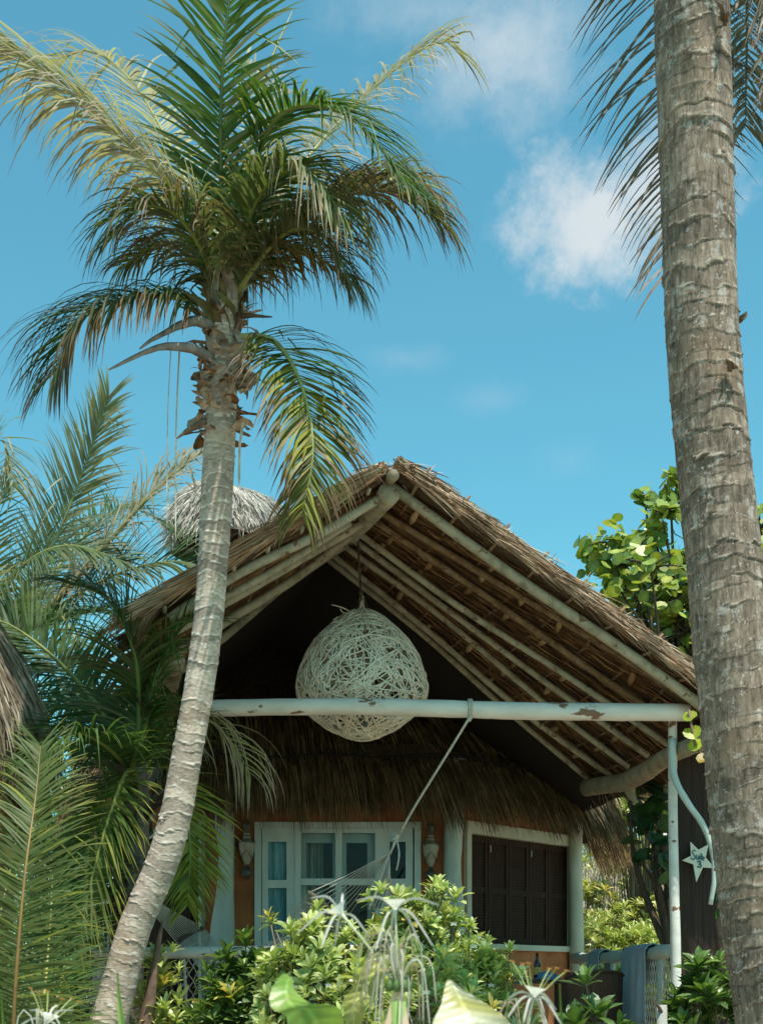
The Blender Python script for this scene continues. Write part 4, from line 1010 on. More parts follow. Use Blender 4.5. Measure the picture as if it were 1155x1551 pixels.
# star sign
sc_ = P(1059, 1305, 10.15)
st = thing('star_sign', 'white five-pointed star sign with teal lettering on the dark plank screen', 'sign', sc_)
pts = [(1045, 1275), (1057, 1287), (1072, 1279), (1068, 1299), (1082, 1315), (1064, 1313.5), (1054, 1336), (1049.5, 1309), (1032.5, 1303), (1046, 1296)]
m_ = MB(); n_ = len(pts); vf = [tuple(P(*p, 10.15)) for p in pts]; vb = [(x, y+.02, z) for x, y, z in vf]; ct = P(1056, 1302, 10.15)
m_.add(vf+vb+[tuple(ct), (ct[0], ct[1]+.02, ct[2])], [(i, 2*n_, (i+1) % n_) for i in range(n_)]+[((i+1) % n_+n_, 2*n_+1, i+n_) for i in range(n_)]+[(i, (i+1) % n_, (i+1) % n_+n_, i+n_) for i in range(n_)])
m_.build('star_board', M['sign'], st)
def strokes(name, ls, par, r=.0055):
    m_ = MB()
    for l in ls:
        q = catmull([P(x, y, 10.147) for x, y in l], max(4, 4*len(l))) if len(l) > 2 else np.array([P(x, y, 10.147) for x, y in l])
        m_.tube(q, r, 5)
    m_.build(name, M['teal'], par)
strokes('word_suite', [[(1053, 1289.5), (1051, 1287.5), (1048.5, 1289), (1048.3, 1292), (1051, 1295.5), (1051.8, 1299), (1049.5, 1302), (1046.5, 1301), (1046, 1298.5)],
                       [(1054, 1295), (1053.6, 1299), (1054.8, 1301.5), (1056.6, 1299.5), (1057, 1295.5)], [(1057, 1295.5), (1056.8, 1300), (1057.6, 1302)],
                       [(1059.2, 1296.5), (1059, 1302.3)], [(1059.4, 1293.8), (1059.5, 1294.4)], [(1061.8, 1292.5), (1061.3, 1300), (1062.3, 1303)], [(1060, 1296.4), (1063.6, 1296.9)],
                       [(1063.4, 1300.8), (1065.6, 1300.2), (1065, 1298.2), (1063.4, 1299.3), (1063.3, 1302.3), (1065.6, 1303.3)]], st, .0042)
strokes('number_three', [[(1055.5, 1305.6), (1058, 1304.5), (1060.2, 1306), (1058.8, 1308.4), (1057.4, 1308.8)], [(1057.4, 1308.8), (1060.4, 1309.6), (1060.6, 1312.4), (1058, 1313.6), (1055.3, 1312.2)]], st, .006)

# towels over the right rail
def towel(pa_, pb_, front, back, label, mat, loc):
    t = MB(); n_ = 34; m2 = 26; vs = []
    for i in range(n_+1):
        f = i/n_; c = lerp(np.array(pa_), np.array(pb_), f); ax = nz(np.array(pb_)-np.array(pa_)); out = nz(np.cross(ax, (0, 0, 1)))
        if out[1] > 0: out = -out
        fold = .016*math.sin(f*19)+.010*math.sin(f*41+1)
        for j in range(m2+1):
            s = lerp(-back, front, j/m2); r_ = .064
            if s < -.1: p = c-out*(r_+.012+fold*.6*min(1, (-s-.1)*4))+np.array((0, 0, s+.1))
            elif s > .1: p = c+out*(r_+.012+fold*min(1, (s-.1)*4))-np.array((0, 0, s-.1))
            else:
                th = s/.1*math.pi/2; p = c+out*math.sin(th)*(r_+.012)+np.array((0, 0, math.cos(th)*(r_+.012)))
            vs.append(tuple(p+ax*(.02*math.sin(f*6+j*.25)*max(0, s)*2)))
    t.add(vs, [(i*(m2+1)+j, (i+1)*(m2+1)+j, (i+1)*(m2+1)+j+1, i*(m2+1)+j+1) for i in range(n_) for j in range(m2)])
    o = t.build('towel', mat, None, True); md = o.modifiers.new('thick', 'SOLIDIFY'); md.thickness = .008
    return tag(o, label, 'towel', 'towels hung over the porch railing')
towel(P(955, 1447, 11.5), P(990, 1443.5, 10.8), .68, .35, 'long grey-blue towel hanging over the right porch rail', M['towel'], None)
towel(P(902, 1451, 12.8), P(918, 1450.5, 12.4), .36, .3, 'short faded blue towel on the porch rail near the hut corner', M['towel'], None)

# table with its things
tc = P(812, 1484, 12.2)
tz = tc[2]
tb = thing('porch_table', 'small dark wooden table on the porch carrying a brown bottle', 'table', (tc[0], tc[1], ZF))
m_ = MB(); m_.box((tc[0]-.34, tc[1]-.3, tz-.035), (tc[0]+.26, tc[1]+.3, tz)); m_.build('tabletop', M['tabletop'], tb)
for sx in (-.3, .2):
    for sy in (-.26, .24):
        m_ = MB(); m_.box((tc[0]+sx, tc[1]+sy, ZF), (tc[0]+sx+.045, tc[1]+sy+.045, tz-.036)); m_.build('leg', M['tabletop'], tb)
bp = P(813, 1482, 12.1); bp[2] = tz
bt = thing('beer_bottle', 'brown glass bottle with a yellow label standing on the dark porch table', 'bottle', bp)
m_ = MB(); m_.lathe(bp, [(.028, 0), (.031, .005), (.031, .135), (.028, .155), (.016, .185), (.0135, .2), (.0125, .232), (.015, .234), (.015, .245), (.012, .247)], 18); m_.build('bottle_body', M['bottle'], bt, True)
m_ = MB(); m_.lathe(bp+np.array((0, 0, .045)), [(.0316, 0), (.0318, .002), (.0318, .068), (.0316, .07)], 18); m_.build('paper_label', M['label'], bt, True)
cp_ = P(789, 1484, 12.15); cp_[2] = tz
cn = thing('drinking_glass', 'pale glass standing on the porch table left of the brown bottle', 'glass', cp_)
m_ = MB(); m_.lathe(cp_, [(.026, 0), (.030, .004), (.036, .11), (.037, .125), (.034, .125), (.029, .012)], 18); m_.build('tumbler', M['can'], cn, True)
jp = P(775, 1484, 12.2); jp[2] = tz
jr = MB(); jr.lathe(jp, [(.03, 0), (.036, .006), (.038, .06), (.034, .085), (.026, .098), (.027, .115), (.024, .118)], 18)
tag(jr.build('amber_jar', M['amber'], None, True), 'amber jar at the left end of the porch table', 'jar')
bc = P(828, 1487, 11.98); bc[2] = tz
m_ = MB(); n_ = 16; g = random.Random(71); vs = []
for j in range(6):
    for i in range(n_):
        th = 2*math.pi*i/n_; k = 1+.25*math.sin(3*th+j)+.12*g.random(); r_ = .11*math.cos(j/5*1.45)*k
        vs.append((bc[0]+r_*math.cos(th), bc[1]+r_*.8*math.sin(th), bc[2]+.002+.06*math.sin(j/5*1.5)*(1+.3*math.sin(2*th))))
m_.add(vs, [(j*n_+i, j*n_+(i+1) % n_, (j+1)*n_+(i+1) % n_, (j+1)*n_+i) for j in range(5) for i in range(n_)]+[tuple(5*n_+i for i in range(n_))])
tag(m_.build('crumpled_cloth', M['bluecloth'], None, True), 'crumpled blue cloth lying on the porch table in front of the bottle', 'cloth')

# wicker chair seen from behind
cc_ = P(905, 1500, 11.0)
ch = thing('wicker_chair', 'brown wicker armchair with a curved back seen from behind on the porch', 'chair', (cc_[0], cc_[1], ZF))
def bent(r0, r1, z0, z1f, th0, th1, n_=26, m2=8):
    m_ = MB(); vs = []
    for rr_ in (r0, r1):
        for i in range(n_+1):
            th = lerp(th0, th1, i/n_)
            for j in range(m2+1):
                z = lerp(z0, z1f(i/n_), j/m2); k = 1+.05*j/m2
                vs.append((cc_[0]+math.sin(th)*rr_*k*1.0, cc_[1]+.22-math.cos(th)*rr_*k*.62, z))
    o = (n_+1)*(m2+1); q = lambda i, j: i*(m2+1)+j; fs = []
    for i in range(n_):
        for j in range(m2): fs += [(q(i, j), q(i+1, j), q(i+1, j+1), q(i, j+1)), (o+q(i, j), o+q(i, j+1), o+q(i+1, j+1), o+q(i+1, j))]
        fs += [(q(i, m2), q(i+1, m2), o+q(i+1, m2), o+q(i, m2)), (q(i, 0), o+q(i, 0), o+q(i+1, 0), q(i+1, 0))]
    for j in range(m2): fs += [(q(0, j), q(0, j+1), o+q(0, j+1), o+q(0, j)), (q(n_, j), o+q(n_, j), o+q(n_, j+1), q(n_, j+1))]
    m_.add(vs, fs); return m_
ztop = zr(1472, 10.9)
bent(.235, .205, ZF+.36, lambda f: ztop-.05*(1-math.sin(f*math.pi))+(.02*f), -1.45, 1.45).build('backrest', M['wicker'], ch, True)
m_ = MB(); m_.tube(catmull([(cc_[0]+math.sin(t)*.236*1.05, cc_[1]+.22-math.cos(t)*.236*.65, ztop-.05*(1-math.sin((t+1.45)/2.9*math.pi))+.02*(t+1.45)/2.9) for t in np.linspace(-1.45, 1.45, 9)], 24), .013, 8); m_.build('top_rim', M['wicker'], ch, True)
m_ = MB(); m_.lathe((cc_[0], cc_[1]+.25, ZF+.36), [(.2, 0), (.23, .01), (.235, .05), (.2, .06)], 24); m_.build('seat', M['wicker'], ch, True)
for sx, sy in ((-.17, .08), (.17, .08), (-.17, .42), (.17, .42)):
    m_ = MB(); m_.tube([(cc_[0]+sx, cc_[1]+sy, ZF), (cc_[0]+sx*.95, cc_[1]+sy, ZF+.36)], .018, 8); m_.build('leg', M['wicker'], ch, True)

# ------------------------------------------------------------------ neighbour hut at the left edge
nh = thing('thatched_hut', 'neighbouring terracotta hut whose grey thatch eave juts in at the left edge', 'hut', (-3.93, 8.8, 0))
nc = np.array((-3.93, 8.8)); g = random.Random(81)
m_ = MB(); m_.lathe((nc[0], nc[1], 0), [(1.40, 0), (1.40, 1.6), (1.40, 3.2)], 16); m_.build('wall', M['terracotta'], nh, False)
prof = [(1.40, 3.12), (1.58, 3.05), (1.67, 3.12), (1.66, 3.30), (1.57, 3.56), (1.43, 3.86), (1.2, 4.2), (.8, 4.7), (.4, 5.2), (.03, 5.5)]
m_ = MB(); m_.lathe((nc[0], nc[1], 0), prof, 40); nr = m_.build('roof', M['thatch_pale'], nh, True)
m_ = MB(); GN = [(.30, .235, .16), (.22, .165, .11), (.38, .31, .23), (.15, .11, .07)]
for i in range(4200):
    th = g.uniform(-2.3, .9); k = g.random(); x = 2+k*6.0; j = int(x); f = x-j
    r_, z_ = lerp(prof[j][0], prof[j+1][0], f), lerp(prof[j][1], prof[j+1][1], f); r_ += g.uniform(0, .035)
    dn = nz((prof[j][0]-prof[j+1][0], prof[j][1]-prof[j+1][1], 0)) if j > 2 else np.array((0.02, -1, 0))
    p = np.array((nc[0]+r_*math.cos(th), nc[1]+r_*math.sin(th), z_))
    straw(m_, p, (math.cos(th)*dn[0]+g.gauss(0, .08), math.sin(th)*dn[0]+g.gauss(0, .08), dn[1]), g.uniform(.2, .42), g.uniform(.005, .012), .25, g.choice(GN), g.choice(GN), g)
for i in range(900):
    th = g.uniform(-2.3, .9); r_ = g.uniform(1.5, 1.66)
    straw(m_, np.array((nc[0]+r_*math.cos(th), nc[1]+r_*math.sin(th), 3.15)), (g.gauss(0, .06), g.gauss(0, .06), -1), g.uniform(.15, .34), g.uniform(.005, .011), .1, g.choice(GN), g.choice(GN), g)
m_.build('thatch_fringe', M['straw'], nr)

# ------------------------------------------------------------------ shrubs
def leaf(mb, p, d, up, ln, wd, col, g, curl=.3, fold=.18):
    """obovate leaf"""
    d = nz(d); S = nz(np.cross(d, up)); Nn = np.cross(S, d)
    vs, cl = [], []; ws = (.12, .42, .85, 1., .72, .04)
    for s, w_ in enumerate(ws):
        f = s/5; c_ = p+Nn*0.
        hw = wd*.5*w_
        vs += [tuple(c_-S*hw+Nn*hw*fold*2), tuple(c_), tuple(c_+S*hw+Nn*hw*fold*2)]
        e = mixc(col, (col[0]*1.25, col[1]*1.15, col[2]*1.3), f); m0 = (min(1, e[0]*1.5+.03), min(1, e[1]*1.3+.03), e[2]*1.4+.01)
        cl += [e, m0, e]
        p = p+d*ln/5; d = nz(d-Nn*curl/5*1.4); Nn = np.cross(S, d)
    mb.add(vs, [(3*s+k, 3*s+k+1, 3*s+k+4, 3*s+k+3) for s in range(5) for k in (0, 1)], cl)

def rosette(mb, p, ax, ln, n, pal, g, wd=.36, spread=(.25, 1.25)):
    ax = nz(ax); u = nz(np.cross(ax, (.3, .7, .2))); v = np.cross(ax, u)
    for k in range(n):
        th = k*2.4+g.gauss(0, .2); f = k/n; op = lerp(spread[1], spread[0], f)+g.gauss(0, .12)
        d = ax*math.cos(op)+(u*math.cos(th)+v*math.sin(th))*math.sin(op)
        l_ = ln*g.uniform(.7, 1.1)*(1-.25*f); c0 = mixc(*g.sample(pal, 2), g.random())
        leaf(mb, p+ax*(f*.03-.02), d, ax, l_, l_*wd*g.uniform(.8, 1.2), c0, g, g.uniform(.1, .6))

NP = [(.37, .45, .14), (.27, .37, .10), (.46, .52, .21), (.17, .27, .07)]
ND = [(.08, .16, .032), (.05, .115, .024), (.12, .21, .04), (.04, .09, .02)]
NY = [(.32, .36, .08), (.22, .28, .06), (.40, .42, .15), (.16, .22, .05)]
def shrub(name, label, cx, top, Y, wpx, n, ln, pal, seed, group=None, depth=None, zlow=.5, nleaf=13, wd=.36, extra=(), flowers=0, group_cat='shrub'):
    g = random.Random(seed)
    c = P(cx, top, Y); rx = wpx/F*Y*.5; ry = depth or rx*.9; H = c[2]; zc = max(zlow, H-1.15*max(rx, .5)); rz = H-zc
    o = thing(name, label, group_cat, (c[0], c[1], 0), group)
    br = MB(); fo = MB(); base = np.array((c[0], c[1], 0.))
    pts = []
    for i in range(n):
        th = g.uniform(0, 2*math.pi); z = g.uniform(-.25, 1.)**1.0; rr_ = math.sqrt(max(0, 1-max(0, z)**2))
        k = g.uniform(.72, 1.03)*(1+.10*math.sin(3*th+seed)+.07*math.sin(5*th+z*6))
        pts.append((np.array((c[0]+rx*rr_*k*math.cos(th), c[1]+ry*rr_*k*math.sin(th), zc+rz*z*k)), None))
    for e in extra: pts.append((P(*e), None))
    for p, _ in pts:
        ax = nz(p-np.array((c[0], c[1], zc-.3*rz))+np.array((g.gauss(0, .15), g.gauss(0, .15), .25*rz)))
        old = g.random() < .10
        rosette(fo, p, ax, ln*g.uniform(.62, 1.25), nleaf if not old else nleaf-4, [(.42, .36, .07), (.30, .30, .06)] if old and g.random() < .35 else pal, g, wd*g.uniform(.8, 1.15))
        mid = lerp(base+np.array((0, 0, zc*.6)), p, .6)+np.array((g.gauss(0, .05), g.gauss(0, .05), -.05))
        if g.random() < .6: br.tube(catmull([base+np.array((g.gauss(0, .05), g.gauss(0, .05), 0)), mid, p], 7), [.012, .011, .010, .009, .007, .006, .004], 5, (.16, .12, .07))
    fo.build('foliage', M['broad'], o)
    br.build('branches', M['rib'], o, True)
    if flowers:
        fl = MB()
        for i in range(flowers):
            p, _ = g.choice(pts); p = p+np.array((g.gauss(0, .03), -abs(g.gauss(0, .04)), g.gauss(.02, .03)))
            for k in range(5):
                th = k*1.1-2.2; d = np.array((math.sin(th), -.3, math.cos(th)*.7))
                W = nz(np.cross(d, (0, 1, 0))); fl.strip([p, p+d*.010, p+d*.02], [.002, .005, .001], [W]*3, [(.75, .75, .68)]*3)
        fl.build('blossom', M['petal'], o)
    return o
grp = 'beach naupaka shrubs in front of the porch'
shrub('naupaka_shrub', 'bright leafy shrub in the middle, tallest under the right wall lantern', 632, 1352, 7.4, 200, 260, .105, NP, 1, grp, flowers=40, extra=((655, 1342, 7.3), (690, 1362, 7.3), (672, 1350, 7.25), (562, 1362, 7.3), (578, 1350, 7.35)))
shrub('naupaka_shrub', 'bright leafy shrub in front of the glazed doors, left of the tallest shrub', 490, 1392, 7.2, 220, 280, .105, NP, 2, grp, flowers=40, extra=((412, 1398, 7.2), (408, 1390, 7.2)))
shrub('naupaka_shrub', 'bright leafy shrub below the dark shutters, right of the tallest shrub', 722, 1432, 7.0, 160, 190, .105, NP, 3, grp, flowers=24, extra=((778, 1474, 7.), (762, 1460, 7.), (738, 1425, 7.)))
shrub('naupaka_shrub', 'low bright shrub behind the spider lily in the middle foreground', 600, 1460, 6.4, 340, 280, .10, NP, 4, grp, flowers=40)
shrub('naupaka_shrub', 'dark glossy shrub under the left white rail beside the bright shrubs', 375, 1440, 7.9, 160, 190, .125, ND, 5, grp, extra=((372, 1432, 7.9), (345, 1450, 7.9), (420, 1450, 7.8)))
shrub('naupaka_shrub', 'small drooping shrub right of the leaning trunk below the white rail', 245, 1448, 8.6, 78, 42, .15, NP, 6, grp, wd=.27, nleaf=15, extra=((262, 1440, 8.5), (240, 1450, 8.5)))
shrub('naupaka_shrub', 'dark broad-leaved shrub in front of the wicker chair', 890, 1500, 7.0, 100, 26, .17, ND, 7, grp, wd=.46, nleaf=11)
shrub('naupaka_shrub', 'dark glossy shrub at the foot of the plank screen beside the brown trunk', 1068, 1462, 8.6, 120, 60, .19, ND, 8, grp, wd=.36, nleaf=13)
shrub('naupaka_shrub', 'dark leafy shrub low in front of the porch between table and towel', 960, 1535, 7.6, 110, 34, .14, ND, 9, grp, wd=.36)
shrub('naupaka_shrub', 'dark low shrub between the leaning trunk and the rail ropes', 300, 1505, 8.3, 110, 50, .13, ND, 10, grp, wd=.33)

# ------------------------------------------------------------------ sea grape trees
def disc_leaf(mb, p, nrm, r, col, g):
    nrm = nz(nrm); u = nz(np.cross(nrm, (g.gauss(0, 1), g.gauss(0, 1), g.gauss(0, 1)))); v = np.cross(nrm, u); n_ = 10
    vs = [tuple(p)]; cl = [(min(1, col[0]*1.5), min(1, col[1]*1.35), col[2])]
    cup = g.uniform(-.1, .35)
    for k in range(n_):
        th = 2*math.pi*k/n_; rr_ = r*(1+.06*math.sin(2*th)-(.22 if k == 0 else 0))
        vs.append(tuple(p+(u*math.cos(th)+v*math.sin(th))*rr_+nrm*cup*r*abs(math.sin(th)))); cl.append(col)
    mb.add(vs, [(0, 1+k, 1+(k+1) % n_) for k in range(n_)], cl)
SG = [(.24, .33, .07), (.32, .39, .08), (.17, .26, .06), (.38, .38, .07), (.12, .20, .05)]
SD = [(.03, .08, .03), (.045, .10, .03), (.022, .06, .026), (.035, .085, .05)]
def sea_grape(label, base, clusters, pal, r, seed, per=16):
    g = random.Random(seed); o = thing('sea_grape_tree', label, 'tree', base)
    base = np.array(base); fo = MB(); tr = MB()
    top = np.mean([P(*c[:3]) for c in clusters], axis=0); fork = np.array((base[0]*.6+top[0]*.4, base[1]*.5+top[1]*.5, top[2]*.55))
    tr.tube(catmull([base, lerp(base, fork, .5)+np.array((.08, 0, 0)), fork], 12), [.13-.005*i for i in range(12)], 10, wob=.15, seed=seed)
    for c in clusters:
        p = P(*c[:3]); s = c[3]
        tr.tube(catmull([fork, lerp(fork, p, .55)+np.array((g.gauss(0, .1), g.gauss(0, .1), .12)), p], 10), [.05-.0045*i for i in range(10)], 6)
        for k in range(int(per*s/.25)):
            q = p+np.array((g.gauss(0, s*.6), g.gauss(0, s*.5), g.gauss(0, s*.5)))
            disc_leaf(fo, q, (g.gauss(0, .7), -.5+g.gauss(0, .6), .75+g.gauss(0, .5)), r*g.uniform(.6, 1.15), mixc(*g.sample(pal, 2), g.random()), g)
            if k % 4 == 0: tr.tube([p, lerp(p, q, .5)+np.array((0, 0, .02)), q], [.012, .008, .004], 4)
    fo.build('foliage', M['broad'], o); tr.build('limbs', M['bark'], o, True)
    return o
cl = []
g = random.Random(91)
for px, py, s in ((895, 830, .14), (905, 858, .12), (925, 822, .17), (945, 850, .25), (960, 880, .28), (935, 890, .2), (985, 800, .12), (1000, 775, .15), (975, 752, .11), (1015, 760, .12), (1022, 725, .10), (965, 830, .2),
                  (985, 860, .28), (1010, 880, .3), (1030, 920, .32), (990, 920, .28), (1010, 950, .3), (1040, 960, .3), (965, 915, .2), (1030, 850, .26), (1060, 900, .4), (1100, 860, .4), (1150, 800, .3), (1165, 850, .4), (1130, 950, .45), (1080, 990, .4), (1000, 985, .25)):
    cl.append((px, py, 13.2+g.gauss(0, .35), s))
sea_grape('sunlit sea grape tree with round yellow-green leaves rising behind the porch roof', (3.6, 13.6, 0), cl, SG, .071, 1, 50)
cl = [(980, 1225, 11.6, .12), (975, 1260, 11.6, .11), (985, 1300, 11.6, .12), (1000, 1240, 11.5, .13), (1005, 1210, 11.6, .14), (970, 1306, 11.6, .05), (1090, 1350, 11.4, .25), (1100, 1290, 11.4, .2), (1010, 1280, 11.5, .08), (955, 1205, 11.7, .12), (990, 1190, 11.7, .16), (975, 1240, 11.9, .14), (1005, 1255, 11.9, .14), (1010, 1175, 11.9, .16), (1000, 1320, 11.5, .1), (1060, 1180, 11.8, .2)]
sea_grape('shaded sea grape with dark round leaves hanging behind the white porch post', (2.75, 11.9, 0), cl, SD, .080, 2, 14)
m_ = MB(); g = random.Random(4)
sgl = thing('sea_grape_sprig', 'sprig of bright backlit sea grape leaves peeping past the brown trunk at beam height', 'sprig', P(1062, 1180, 5.3))
for px, py, r_ in ((1044, 1084, .028), (1048, 1110, .036), (1052, 1128, .030)):
    disc_leaf(m_, P(px, py, 5.2), (-.3, -.6, .35), r_, (.30, .36, .03), g)
disc_leaf(m_, P(1064, 1150, 5.15), (-.2, -.5, .5), .03, (.30, .22, .04), g)
m_.build('foliage', M['broad'], sgl)
m_ = MB(); m_.tube(catmull([P(1042, 1075, 5.2), P(1052, 1130, 5.2), P(1085, 1190, 5.2), P(1120, 1420, 5.15), P(1130, 1900, 5.1)], 16), .006, 5, (.14, .10, .05)); m_.build('twig', M['rib'], sgl, True)

# ------------------------------------------------------------------ close foreground
LG = (.24, .36, .07)
def lily(label, um, Yv, flowers, wilted, leaves, seed):
    g = random.Random(seed); c = P(*um, Yv); o = thing('spider_lily', label, 'flower', (c[0], c[1], 0), 'white spider lilies in the foreground')
    st_ = MB(); st_.tube(catmull([(c[0]+.02, c[1], 0), (c[0]+.01, c[1], c[2]*.5), tuple(c-np.array((0, 0, .02)))], 12), [.014]*10+[.013, .016], 8, (.22, .33, .09)); st_.build('stalk', M['rib'], o, True)
    up = MB(); tb_ = MB(); sm = MB()
    for fx, fy, dY, tl, dirs in flowers:
        f = P(fx, fy, Yv+dY)
        tb_.tube(catmull([c, lerp(c, f, .5)+np.array((0, 0, .006)), f], 10), [.0022]*9+[.0036], 6, [mixc((.40, .48, .20), (.78, .80, .66), i/9) for i in range(10)])
        ax = nz(f-c)
        for ex, ey, dd in dirs:
            e = P(ex, ey, Yv+dY+dd); h = np.linalg.norm(e-f)
            q = catmull([f, lerp(f, e, .42)+np.array((0, 0, h*.20)), e], 10); W = nz(np.cross(e-f, (0, 1, .2)))
            up.strip(list(q), [.0016, .0018, .002, .0022, .0022, .0021, .002, .0018, .0014, .0007], [W]*10, [(.58, .56, .49)]*10)
        n_ = 12; vs = []
        for j in range(4):
            for i in range(n_):
                th = 2*math.pi*i/n_; r_ = (.004, .010, .016, .020)[j]; u = nz(np.cross(ax, (0, 1, .1))); v = np.cross(ax, u); vs.append(tuple(f+ax*(.0, .008, .013, .016)[j]+(u*math.cos(th)+v*math.sin(th))*r_))
        up.add(vs, [(j*n_+i, j*n_+(i+1) % n_, (j+1)*n_+(i+1) % n_, (j+1)*n_+i) for j in range(3) for i in range(n_)], (.86, .86, .82))
        u = nz(np.cross(ax, (0, 1, .1))); v = np.cross(ax, u)
        for k in range(6 if wilted < 10 else 0):
            th = k*1.047; e = f+ax*.055+(u*math.cos(th)+v*math.sin(th))*.05
            sm.tube([f+ax*.015+(u*math.cos(th)+v*math.sin(th))*.018, lerp(f, e, .7), e], .0011, 4, [(.55, .6, .25), (.5, .55, .2), (.4, .42, .12)])
            sm.tube([e-u*.005, e, e+u*.005], .0013, 5, (.45, .2, .05))
    up.build('petal', M['petal'], o); tb_.build('flower_tube', M['petal'], o, True); 
    if sm.v: sm.build('stamen', M['petal'], o)
    if wilted:
        wl = MB()
        for i in range(wilted):
            th = g.uniform(0, 6.28); s = np.array((math.cos(th), math.sin(th)*.6, 0)); h = g.uniform(.02, .11); l_ = g.uniform(.02, .065); dr = g.uniform(.03, .15)
            q = catmull([c+np.array((0, 0, -.005)), c+s*l_*.5+np.array((0, 0, h)), c+s*l_*1.1+np.array((0, 0, h*.9)), c+s*l_*1.4+np.array((g.gauss(0, .006), 0, h-dr))], 14)
            c0 = g.choice(((.62, .58, .46), (.56, .48, .34), (.50, .38, .26), (.66, .63, .55))); wl.tube(q, [.0013]*12+[.0012, .0008], 5, [mixc((.42, .48, .2), c0, min(1, i_/4)) for i_ in range(14)])
        for i in range(7):
            th = i*.9; s = np.array((math.cos(th), math.sin(th)*.6, .4)); wl.lathe(c+s*.018, [(.002, -.010), (.006, -.006), (.0075, 0), (.005, .007), (.002, .012)], 8, (.13, .22, .07))
        for i in range(5):
            th = i*1.3; s = np.array((math.cos(th)*.025, math.sin(th)*.015, -.01)); W = np.array((math.cos(th+1.5), .2, 0)); wl.strip([c+s*.3, c+s+np.array((0, 0, -.05)), c+s*1.4+np.array((0, 0, -.13))], [.006, .008, .003], [W]*3, [(.80, .62, .42), (.78, .6, .42), (.62, .42, .26)])
        wl.build('wilted_bloom', M['petal'], o, True)
    for lf in leaves:
        m_ = MB(); q = catmull([P(*x) for x in lf[0]], 14); w_ = lf[1]
        vs, cl_ = [], []
        for i, p in enumerate(q):
            f = i/13; hw = w_*min(1, .5+f*2)*(1 if f < .45 else max(.02, 1-((f-.45)/.55)**1.6)); vs += [(p[0]-hw, p[1]-.004, p[2]), (p[0], p[1]+.006, p[2]), (p[0]+hw, p[1]-.004, p[2])]; cl_ += [lf[2], tuple(min(1, x*1.2) for x in lf[2]), lf[2]]
        m_.add(vs, [(3*s+k, 3*s+k+1, 3*s+k+4, 3*s+k+3) for s in range(13) for k in (0, 1)], cl_); m_.build('strap_leaf', M['broad'], o, True)
    return o
Yl = 2.4
lily('tall spider lily with two thin-petalled white flowers and withered blooms in the middle foreground', (603, 1500), Yl,
     [(517, 1384, 0, .1, ((450, 1414, -.02), (486, 1436, -.05), (507, 1434, .04), (560, 1420, .0), (519, 1353, .03), (470, 1360, .06))),
      (598, 1376, 0, .1, ((539, 1364, .0), (665, 1371, .0), (655, 1432, -.03), (568, 1440, -.04), (640, 1440, .03), (590, 1430, .04)))], 30,
     [([(640, 2900, Yl+.05), (700, 2200, Yl+.02), (720, 1800, Yl-.05), (690, 1640, Yl-.1)], .03, LG)], 1)
Yl = 2.35
lily('spider lily with one white star flower and orange-tipped stamens right of the middle foreground', (792, 1600), Yl,
     [(808, 1509, 0, .1, ((762, 1551, -.03), (850, 1552, -.04), (826, 1562, .0), (790, 1556, -.04), (757, 1522, .04), (842, 1530, .05)))], 6,
     [([(770, 2600, Yl), (772, 1900, Yl-.05), (769, 1600, Yl-.05), (766, 1488, Yl-.06)], .012, (.32, .38, .12)), ([(840, 2600, Yl), (862, 1900, Yl+.05), (856, 1650, Yl+.1), (846, 1490, Yl+.15)], .014, (.12, .24, .06)),
      ([(800, 2600, Yl), (790, 1900, Yl-.05), (788, 1640, Yl-.05), (792, 1525, Yl-.1)], .012, (.26, .34, .09))], 2)
Yl = 2.6
lily('spider lily with white drooping petals low in the bottom left corner', (60, 1590), Yl,
     [(72, 1548, 0, .1, ((20, 1561, 0), (112, 1530, 0), (96, 1575, -.03), (45, 1530, .03), (60, 1585, -.04), (90, 1522, .05)))], 5,
     [([(205, 2600, Yl-.4), (196, 2000, Yl-.4), (190, 1640, Yl-.4), (178, 1472, Yl-.4)], .030, (.30, .42, .13)), ([(30, 2600, Yl), (15, 1900, Yl), (10, 1600, Yl), (2, 1500, Yl)], .016, (.2, .3, .08))], 3)

def big_leaf(label, outline, Yv, col, col2, stem, bend, seed, name='almond_leaf', NQ=97):
    """a broad curled leaf, outline as (px, py, dY) from base round the edge"""
    o = thing(name, label, 'leaf', (*P(stem[0], 1551, Yv)[:2], 0), 'broad leaves in the near foreground')
    m_ = MB(); pts = [P(x, y, Yv+d) for x, y, d in outline]; q = catmull(pts+[pts[0]], NQ)[:-1]; n_ = len(q)
    base = q[0]; tip = q[n_//2]
    vs, cl_ = [], []; K = 13; g = random.Random(seed)
    for i in range(n_//2+1):           # ladder between the two edges
        a, b = q[i], q[-i] if i else q[0]
        for k in range(K):
            f = k/(K-1); p = lerp(a, b, f)+np.array((0, bend*math.sin(f*math.pi)*np.linalg.norm(a-b)+.0016*math.sin(i*1.57+abs(k-6)), 0)); vs.append(tuple(p))
            c0 = mixc(col, col2, .5+.5*math.sin(f*3+i*.35+seed)); c0 = mixc(c0, (.30, .24, .10), .5*max(0, math.sin(f*11+i*.9+seed*3)-.6)); cl_.append(tuple(x*1.5+.03 for x in c0) if k == K//2 else tuple(x*1.12+.008 for x in c0) if (i+abs(k-K//2)//2) % 4 == 0 else c0)
    m_.add(vs, [(i*K+k, i*K+k+1, (i+1)*K+k+1, (i+1)*K+k) for i in range(n_//2) for k in range(K-1)], cl_)
    m_.build('leaf_blade', M['broad'], o, True)
    s_ = MB(); s_.tube(catmull([tuple(base), (base[0]+.01, base[1]+.01, base[2]*.6), (base[0]+.02, base[1]+.03, 0)], 10), .005, 6, (.3, .3, .1)); s_.build('leaf_stalk', M['rib'], o, True)
